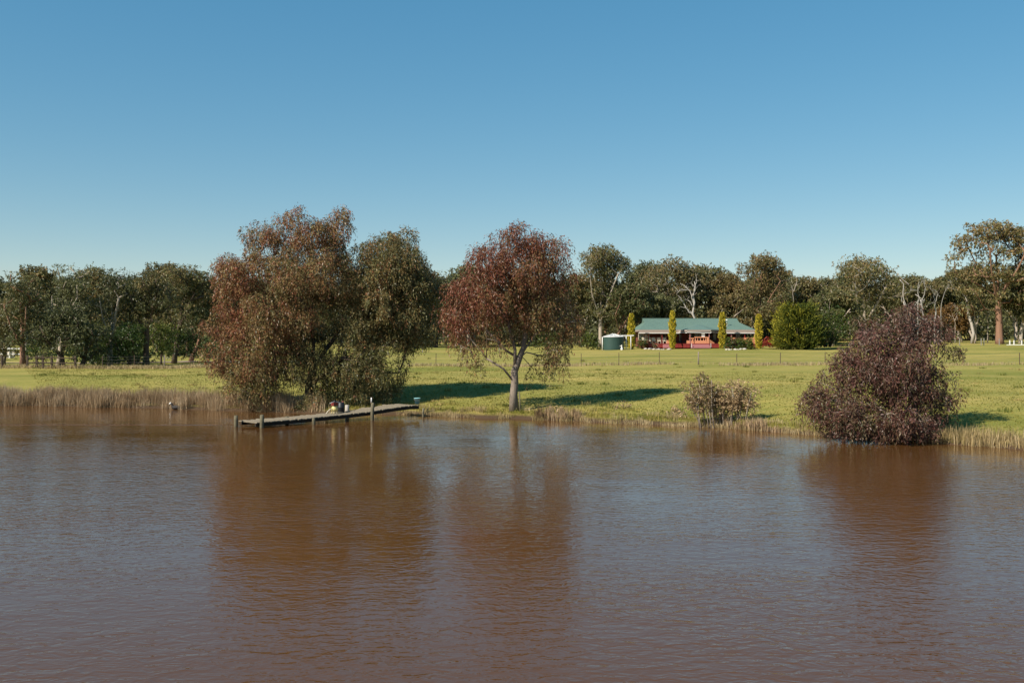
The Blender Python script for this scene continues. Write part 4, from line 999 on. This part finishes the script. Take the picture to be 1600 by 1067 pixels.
# pale buildings and white rails at the far edges
shd = empty('panel_fence', (WX(-6, 128), 128, g(WX(-6, 128), 128) - .1), 'white rail fence with cream panels half out of frame at the left', 'fence')
for k in range(5): MB().box(-4 + 1.26 * k, -2.76 + 1.26 * k, .20, .24, .05, 1.12).link('panel', M['cream'], shd)
for z in (.55, 1.25): MB().box(-4, 3.2, -.04, .04, z, z + .14).link('rail', M['white'], shd)
for x in (-3, -1.4, .2, 1.7, 3.1): MB().box(x - .07, x + .07, .045, .18, -.1, 1.45).link('post', M['white'], shd)
d_ = 168.0
wr_ = empty('white_rail_fence', (WX(1586, d_), d_, g(WX(1586, d_), d_)), 'short white rail fence at the right edge beside the paddock', 'fence')
for px in (1577.5, 1584, 1596, 1606): x = WX(px, d_) - WX(1586, d_); MB().box(x - .07, x + .07, -.07, .07, -.2, .85).link('post', M['white'], wr_)
MB().box(-1.5, 2.3, -.12, -.072, .02, .13).link('rail', M['white'], wr_)

# ------------------------------------------------------------------ fences
FPX = [(566, 96), (681, 97), (730, 97), (908, 97), (967, 97), (1030, 97), (1151, 97), (1219, 97), (1289, 97), (1440, 97), (1506, 97), (1593, 97), (1680, 97)]
def fence(name, pts, label, hpost, nw, postm, rad, wood=(), wiremat='wire', wr_=.006):
    x0, y0 = pts[0]; root = empty(name, (x0, y0, g(x0, y0)), label, 'fence')
    z0 = root.location.z; L3 = [(x - x0, y - y0, g(x, y) - z0) for x, y in pts]
    for i, (x, y, z) in enumerate(L3):
        if i in wood: MB().tube([(x, y, z - .3), (x + .02, y, z + hpost * 1.02)], [.075, .06], 8).link('wooden_post', M['bark_grey'], root)
        else: MB().beam((x, y, z - .3), (x + rng.normal() * .02, y, z + hpost * rng.uniform(.94, 1.04)), rad, rad).link('post', M[postm], root)
    for k in range(nw):
        h = hpost * (0.25 + .68 * k / max(1, nw - 1))
        mb = MB()
        for a, c in zip(L3[:-1], L3[1:]):
            for q in range(6):
                t0, t1 = q / 6, (q + 1) / 6; f = lambda t: (a[0] + (c[0] - a[0]) * t, a[1] + (c[1] - a[1]) * t - .03, a[2] + (c[2] - a[2]) * t + h - .05 * math.sin(math.pi * t))
                mb.tube([f(t0), f(t1)], wr_, 3, cap=False)
        mb.link('wire', M[wiremat], root)
    return root
pts = [(WX(px, d_), d_) for px, d_ in FPX]
pts.insert(6, (WX(1091, 97), 97.0))
fence('wire_fence', pts, 'wire fence on thin rusty posts crossing the middle of the paddock', 1.22, 4, 'steel', .055, wood=(6,))
fence('wire_fence', [(WX(px, d_), d_) for px, d_ in ((160, 92), (210, 92.5), (257, 93), (298, 94.5), (345, 95.5), (400, 96))], 'wire fence with one grey wooden post in front of the left gums', 1.2, 4, 'steel', .05, wood=(2,))
fence('wire_fence', [(WX(px, d_), d_) for px, d_ in ((540, 150), (600, 151), (660, 152), (720, 152), (780, 152))], 'distant wire fence seen between the two lakeside gums', 1.2, 3, 'dead_grey', .11)
fence('wire_fence', [(WX(px, d_), d_) for px, d_ in ((1440, 166), (1467, 166), (1499, 166), (1533, 166), (1537, 166.5), (1561, 167), (1640, 167))], 'distant wire fence along the foot of the wood at right', 1.2, 3, 'dead_grey', .11)
# dark rail fence
d_ = 91.0; rx0 = WX(3, d_)
rf_ = empty('rail_fence', (rx0, d_, g(rx0, d_)), 'dark timber rail fence under the left gums', 'fence')
for px in (-40, 3, 43, 57.5, 67.5, 81, 118):
    x = WX(px, d_); MB().box(x - rx0 - .08, x - rx0 + .08, -.08, .08, g(x, d_) - rf_.location.z - .2, g(x, d_) - rf_.location.z + 1.15).link('post', M['bark_dark'], rf_)
for h in (.95, .5):
    MB().beam((WX(43, d_) - rx0, -.11, g(WX(43, d_), d_) - rf_.location.z + h), (WX(118, d_) - rx0, -.11, g(WX(118, d_), d_) - rf_.location.z + h), .05, .09).link('rail', M['bark_dark'], rf_)
# ------------------------------------------------------------------ jetty
A = Vector((WX(401, 41.4), 41.4, 0)); Bp = Vector((WX(656, 47.6), 47.6, 0))
dr = (Bp - A); JL = dr.length; dr.normalize(); ang = math.atan2(dr.y, dr.x); back = Vector((-dr.y, dr.x, 0))
jet = empty('jetty', A, 'long low weathered timber jetty running out from the bank', 'jetty', rz=ang)
JT = [0, .25, .5, .68, .82, .93, 1.0]; JZ = [.20, .23, .29, .37, .47, .52, .52]
def jz(t): return float(np.interp(t, JT, JZ))
pm = None; nP = 66
for i in range(nP):
    t = (i + .5) / nP; wd_ = JL / nP
    if pm is None:
        o = MB().box(-wd_ * .44, wd_ * .44, 0, 1.42, 0, .04).link('plank', M['plank'], jet); pm = o.data
    else: o = link('plank', pm, None, jet)
    z = jz(t); sl_ = math.atan2(jz(min(1, t + .02)) - jz(max(0, t - .02)), .04 * JL)
    o.location = (t * JL, rng.normal() * .025, z + rng.normal() * .006); o.rotation_euler = (rng.normal() * .008, -sl_, rng.normal() * .012); o.scale = (1, rng.uniform(.97, 1.04), 1)
for y in (.10, 1.26):
    for a, c in zip(JT[:-1], JT[1:]):
        if c - a > .01: MB().beam((a * JL + .005, y, jz(a + .001) - .075), (c * JL - .005, y, jz(c - .001) - .075), .09, .13).link('bearer', M['wet_timber'], jet)
def pole(px, d_, top_py, rad, mat='pile', name='pile', z0=-1.2):
    x = WX(px, d_); p = Vector((x, d_, 0)) - A; lx = p.dot(dr); ly = p.dot(back); zt_ = WZ(top_py, d_)
    return MB().tube([(lx, ly, z0), (lx + .01, ly, zt_ * .5), (lx + rng.normal() * .015, ly, zt_)], [rad, rad * .98, rad * .9], 9).link(name, M[mat], jet)
def jd(px, off=0.0):
    k = (px - 800) / F; t = (k * A.y - A.x + off * (k * back.y - back.x)) / (dr.x - k * dr.y) * -1
    # solve A + dr*s + back*off on the ray x = k*y
    s = (A.x + back.x * off - k * (A.y + back.y * off)) / (k * dr.y - dr.x)
    return s, A.y + back.y * off + dr.y * s
pole(368.5, jd(368.5, 1.15)[1], 649, .085); pole(409, jd(409, -.10)[1], 648, .09); pole(448, jd(448, 1.32)[1], 650.5, .08)
pole(490, jd(490, -.08)[1], 653, .075); pole(581.5, jd(581.5, -.10)[1], 629, .085); pole(542, jd(542, 1.35)[1], 632.5, .10, 'dead')
pole(661, jd(657, -.06)[1], 637.5, .06)
s_, d_ = jd(581.5, -.10); x = WX(581.5, d_); p = Vector((x, d_, 0)) - A
MB().tube([(p.dot(dr) - .04, p.dot(back), WZ(629, d_) + .002), (p.dot(dr) - .04, p.dot(back), WZ(621, d_))], .03, 6).link('pipe', M['white'], jet)
# bucket
s_, d_ = jd(652, .55); loc = A + dr * s_ + back * .55; loc.z = jz(s_ / JL) + .05
bk = empty('bucket', loc, 'pale blue bucket standing at the bank end of the jetty', 'bucket')
MB().lathe([(.0, 0), (.105, 0), (.145, .27), (.160, .27), (.160, .30), (.138, .30), (.098, .02), (.0, .02)], 20).link('body', M['bucket'], bk)
MB().tube([(.158 * math.cos(t), -.158 * abs(math.sin(t)) * .9, .27 - .10 * math.sin(t)) for t in np.linspace(0, math.pi, 9)], .006, 5).link('handle', M['wire'], bk)
# pump with its hose
s_, d_ = jd(523, .75); loc = A + dr * s_ + back * .75; loc.z = jz(s_ / JL) + .045
pu = empty('water_pump', loc, 'small yellow and red pump with a pale hose halfway along the jetty', 'pump', rz=ang)
MB().lathe([(.05, .10), (.13, .13), (.16, .22), (.12, .30), (.11, .34), (.0, .36)], 14).link('pump_body', M['yellow'], pu)
MB().box(-.13, .13, -.10, .10, .362, .50).link('engine', M['red'], pu); MB().lathe([(.05, .50), (.05, .58), (.03, .60), (.0, .60)], 10).link('fuel_cap', M['black'], pu)
MB().tube([(-.26, 0, .47), (-.1, 0, .53), (.12, 0, .53), (.30, 0, .50)], .016, 6).link('handle', M['zinc'], pu)
for a in (-.12, .12):
    for c in (-.1, .1): MB().tube([(a * .5, c * .5, .14), (a, c, 0)], .02, 5).link('leg', M['yellow'], pu)
MB().tube([(-.12, -.02, .22), (-.26, -.03, .21), (-.40, -.05, .13), (-.50, -.06, .02)], .022, 7).link('hose', M['cream'], pu)
s_, d_ = jd(533, 1.0); loc = A + dr * s_ + back * 1.0; loc.z = jz(s_ / JL) + .045
dm = empty('shade_drum', loc, 'made-up dark drum filling the patch of shade between the pump and the white post', 'drum')  # made-up drum, a dark body put where there is only shade
MB().lathe([(.0, 0), (.15, 0), (.16, .02), (.16, .2), (.17, .22), (.16, .24), (.15, .42), (.10, .46), (.0, .46)], 16).link('body', M['black'], dm); MB().lathe([(.04, 0), (.04, .05), (.0, .05)], 8, (.08, 0, .455)).link('cap', M['red'], dm)

# birds at the water's edge
bx = WX(297, 55.0); by_ = next(float(shore(bx)) - 1.5 + k * .05 for k in range(80) if g(bx, float(shore(bx)) - 1.5 + k * .05) > -.06)
bird = empty('duck', (bx, by_, 0), 'dark water bird with white patches against the left reeds', 'bird', rz=math.pi)
mb = MB(); mb.tube([(-.34, 0, .12), (-.22, 0, .13), (-.05, 0, .10), (.12, 0, .10), (.22, 0, .13), (.25, 0, .22), (.27, 0, .30), (.33, 0, .31), (.37, 0, .30)], [.01, .07, .12, .12, .08, .05, .055, .05, .015], 10)
mb.link('body', M['feather_dark'], bird); mb2 = MB(); mb2.tube([(.30, 0, .325), (.34, 0, .32), (.41, 0, .295)], [.046, .05, .012], 8).link('head', M['feather_white'], bird)
MB().tube([(-.18, -.085, .13), (-.06, -.125, .10), (.06, -.12, .10)], [.02, .045, .02], 7).link('wing_patch', M['feather_white'], bird)

# ------------------------------------------------------------------ reeds and grass
def blades_mesh(name, p, h, wd_, lean, cols, bend=.35):
    N = len(p); t = rng.uniform(0, 6.283, N); lx = np.cos(t) * lean * h; ly = np.sin(t) * lean * h
    fc = rng.uniform(0, 3.1416, N); sx, sy = np.cos(fc) * wd_ / 2, np.sin(fc) * wd_ / 2
    v = np.empty((N, 5, 3))
    v[:, 0] = p + np.stack([-sx, -sy, 0 * h], 1); v[:, 1] = p + np.stack([sx, sy, 0 * h], 1)
    m_ = p + np.stack([lx * bend, ly * bend, h * .6], 1)
    v[:, 2] = m_ + np.stack([sx, sy, 0 * h], 1) * .8; v[:, 3] = m_ - np.stack([sx, sy, 0 * h], 1) * .8; v[:, 4] = p + np.stack([lx, ly, h * (1 - lean * .3)], 1)
    b = np.arange(N)[:, None] * 5
    f = np.concatenate([b + [0, 1, 2], b + [0, 2, 3], b + [3, 2, 4]], 0)
    return mesh_arr(name, v.reshape(-1, 3), f, np.concatenate([cols] * 3, 0))
PAL_REED = palette((0.170, 0.108, 0.056), (0.340, 0.235, 0.130), (0.470, 0.340, 0.205), (0.550, 0.430, 0.280))
PAL_STRAW = palette((0.200, 0.160, 0.060), (0.380, 0.285, 0.140), (0.520, 0.410, 0.240))
PAL_GRASS = palette((0.135, 0.150, 0.024), (0.250, 0.225, 0.045), (0.420, 0.325, 0.105))
def wob(x): return 0.35 * np.sin(x * 0.9) + 0.22 * np.sin(x * 2.3 + 1) + 0.12 * np.sin(x * 5.1)
def reed_bed(name, x0, x1, s0, s1, n, hm, pal, label=None, clumpy=.5, wdt=.022, lean=.22, tuft=None):
    nt_ = tuft or max(20, n // 55)
    cx = rng.uniform(x0, x1, nt_); cs = rng.uniform(s0, s1, nt_); ch_ = hm * rng.uniform(.5, 1.25, nt_); ct = np.clip(rng.normal(.5, .22, nt_), 0, 1)
    k = rng.integers(0, nt_, n); x = cx[k] + rng.normal(size=n) * clumpy * .45; s = cs[k] + rng.normal(size=n) * clumpy * .40
    s = np.clip(s, s0 - .15, s1 + .6)
    y = shore(x) + wob(x) * .6 + s; z = gz(x, y) - .03
    h = ch_[k] * rng.uniform(.55, 1.15, n)
    cols = pal(np.clip(ct[k] + rng.normal(size=n) * .16, 0, 1)) * np.exp(rng.normal(size=(n, 1)) * .15)
    return link(name, blades_mesh(name, np.stack([x, y, z], 1), h, wdt * rng.uniform(.6, 1.3, n), np.abs(rng.normal(size=n)) * lean, cols), M['blade'], kind='stuff')
reed_bed('reeds', -36, -11.4, -.05, 2.3, 42000, .78, PAL_REED, wdt=.015, lean=.28, tuft=420)
reed_bed('reeds', -13.5, -9.5, .3, 2.0, 2200, .8, PAL_REED)
reed_bed('bank_grass', -9.5, 12.0, -.25, .12, 4200, .26, PAL_STRAW, clumpy=.35, wdt=.016, tuft=60)
reed_bed('bank_grass', -9.5, 12.0, .5, 1.2, 4500, .24, PAL_GRASS, clumpy=.35, wdt=.016, lean=.4)
reed_bed('bank_grass', -5.0, 12.5, .3, 1.6, 3000, .30, PAL_STRAW, clumpy=.4, lean=.4, wdt=.016, tuft=45)
reed_bed('bank_grass', .3, 3.0, .0, .6, 700, .62, PAL_REED, clumpy=.25, tuft=7)
reed_bed('bank_grass', 7.9, 10.6, -.1, .5, 700, .5, PAL_REED, clumpy=.25, tuft=8)
reed_bed('reeds', 13.9, 22, -.05, .7, 9000, .52, PAL_STRAW, clumpy=.4, wdt=.016)
reed_bed('bank_grass', -11, 22, .3, 3.2, 9000, .15, PAL_GRASS, clumpy=.6, lean=.4)
# tufts over the paddock
N = 80000
u = rng.random(N) ** 1.9; s = 1.0 + u * 46; ax_ = rng.uniform(-.56, .56, N); x = ax_ * (s + 46) * 1.02
y = shore(x) + s; z = gz(x, y) - .01
pn = np.sin(x * .7 + 1.3 * np.sin(y * .35)) * np.sin(y * .55 + x * .21) + .6 * np.sin(x * .19 + y * .31)
cols = PAL_GRASS(np.clip(.42 + .22 * pn + rng.normal(size=N) * .22, 0, 1))
link('paddock_grass', blades_mesh('paddock_grass', np.stack([x, y, z], 1), rng.uniform(.03, .08, N), rng.uniform(.03, .06, N), np.abs(rng.normal(size=N)) * .9, cols), M['blade'], kind='stuff')
nt_ = 420; ts = 2 + rng.random(nt_) ** 1.3 * 75; tx_ = rng.uniform(-.56, .56, nt_) * (ts + 46); k = rng.integers(0, nt_, 15000); n_ = len(k)
x = tx_[k] + rng.normal(size=n_) * .16; y = shore(tx_[k]) + ts[k] + rng.normal(size=n_) * .16; tc = rng.normal(.5, .35, nt_)
cols = palette((.120, .140, .026), (.190, .180, .040), (.400, .310, .120))(np.clip(tc[k] + rng.normal(size=n_) * .15, 0, 1))
link('tussock_grass', blades_mesh('tussock_grass', np.stack([x, y, gz(x, y) - .02], 1), (rng.uniform(.08, .24, nt_)[k]) * rng.uniform(.6, 1.2, n_), rng.uniform(.02, .05, n_), np.abs(rng.normal(size=n_)) * .5, cols), M['blade'], kind='stuff')
# pale uncut grass along the fence lines
N = 9000
x = rng.uniform(-16, 66, N); keep = (np.sin(x * .6) + np.sin(x * .23 + 1) + rng.normal(size=N) * .6) > -.5; x = x[keep]; n_ = len(x)
y = 97 + rng.normal(size=n_) * .45; cols = PAL_STRAW(np.clip(rng.normal(.75, .2, n_), 0, 1))
link('fence_line_grass', blades_mesh('fence_line_grass', np.stack([x, y, gz(x, y) - .02], 1), rng.uniform(.15, .45, n_), rng.uniform(.03, .06, n_), np.abs(rng.normal(size=n_)) * .35, cols), M['blade'], kind='stuff')
N = 6000
x = rng.uniform(-50, -26, N); y = 90.8 + (x + 50) * .1 + rng.normal(size=N) * .7; cols = PAL_STRAW(np.clip(rng.normal(.55, .25, N), 0, 1))
link('fence_line_grass', blades_mesh('fence_line_grass', np.stack([x, y, gz(x, y) - .02], 1), rng.uniform(.12, .45, N), rng.uniform(.03, .06, N), np.abs(rng.normal(size=N)) * .35, cols), M['blade'], kind='stuff')
# small pale weeds on the bank
wl_ = [(975, 46.8, 'pale seeding weed in the shade right of the crimson-topped gum', .5), (868, 46.6, 'white-flowered weed right of the pale forked trunk', .4), (1062, 43.6, 'pale weed at the left of the tan shrub', .5), (1052, 44.5, 'fine pale weed behind the bank left of the tan shrub', .4)]
for (px, d_, lab, h) in wl_:
    x = WX(px, d_); bush('weed', (x, d_, g(x, d_)), lab, .9, .6, h, 160, PAL_DRYBUSH, .9, .10, .04, 'pale weeds on the bank', 'weed', nclump=10)
x = WX(813, 47.3); stk_ = MB().tube([(0, 0, -.1), (-.02, 0, .45), (-.05, .02, .98)], [.045, .04, .03], 6).link('tree_stake', M['pile'], None, (x, 47.4, g(x, 47.4)))
tag(stk_, 'grey stake leaning beside the trunk of the crimson-topped gum', 'stake')
for o in COL.objects:
    if o.type == 'MESH' and o.get('kind') == 'stuff' and o.parent is None and not o.get('label'):
        o['label'] = {'reeds': 'tall brown reeds along the water edge', 'bank_grass': 'dry straw grass on the bank', 'paddock_grass': 'short green grass of the paddock', 'tussock_grass': 'scattered coarse tussocks in the paddock', 'fence_line_grass': 'pale uncut grass along a fence', 'distant_wood': 'far wood beyond the gums'}.get(o.name.split('.')[0], 'grass')
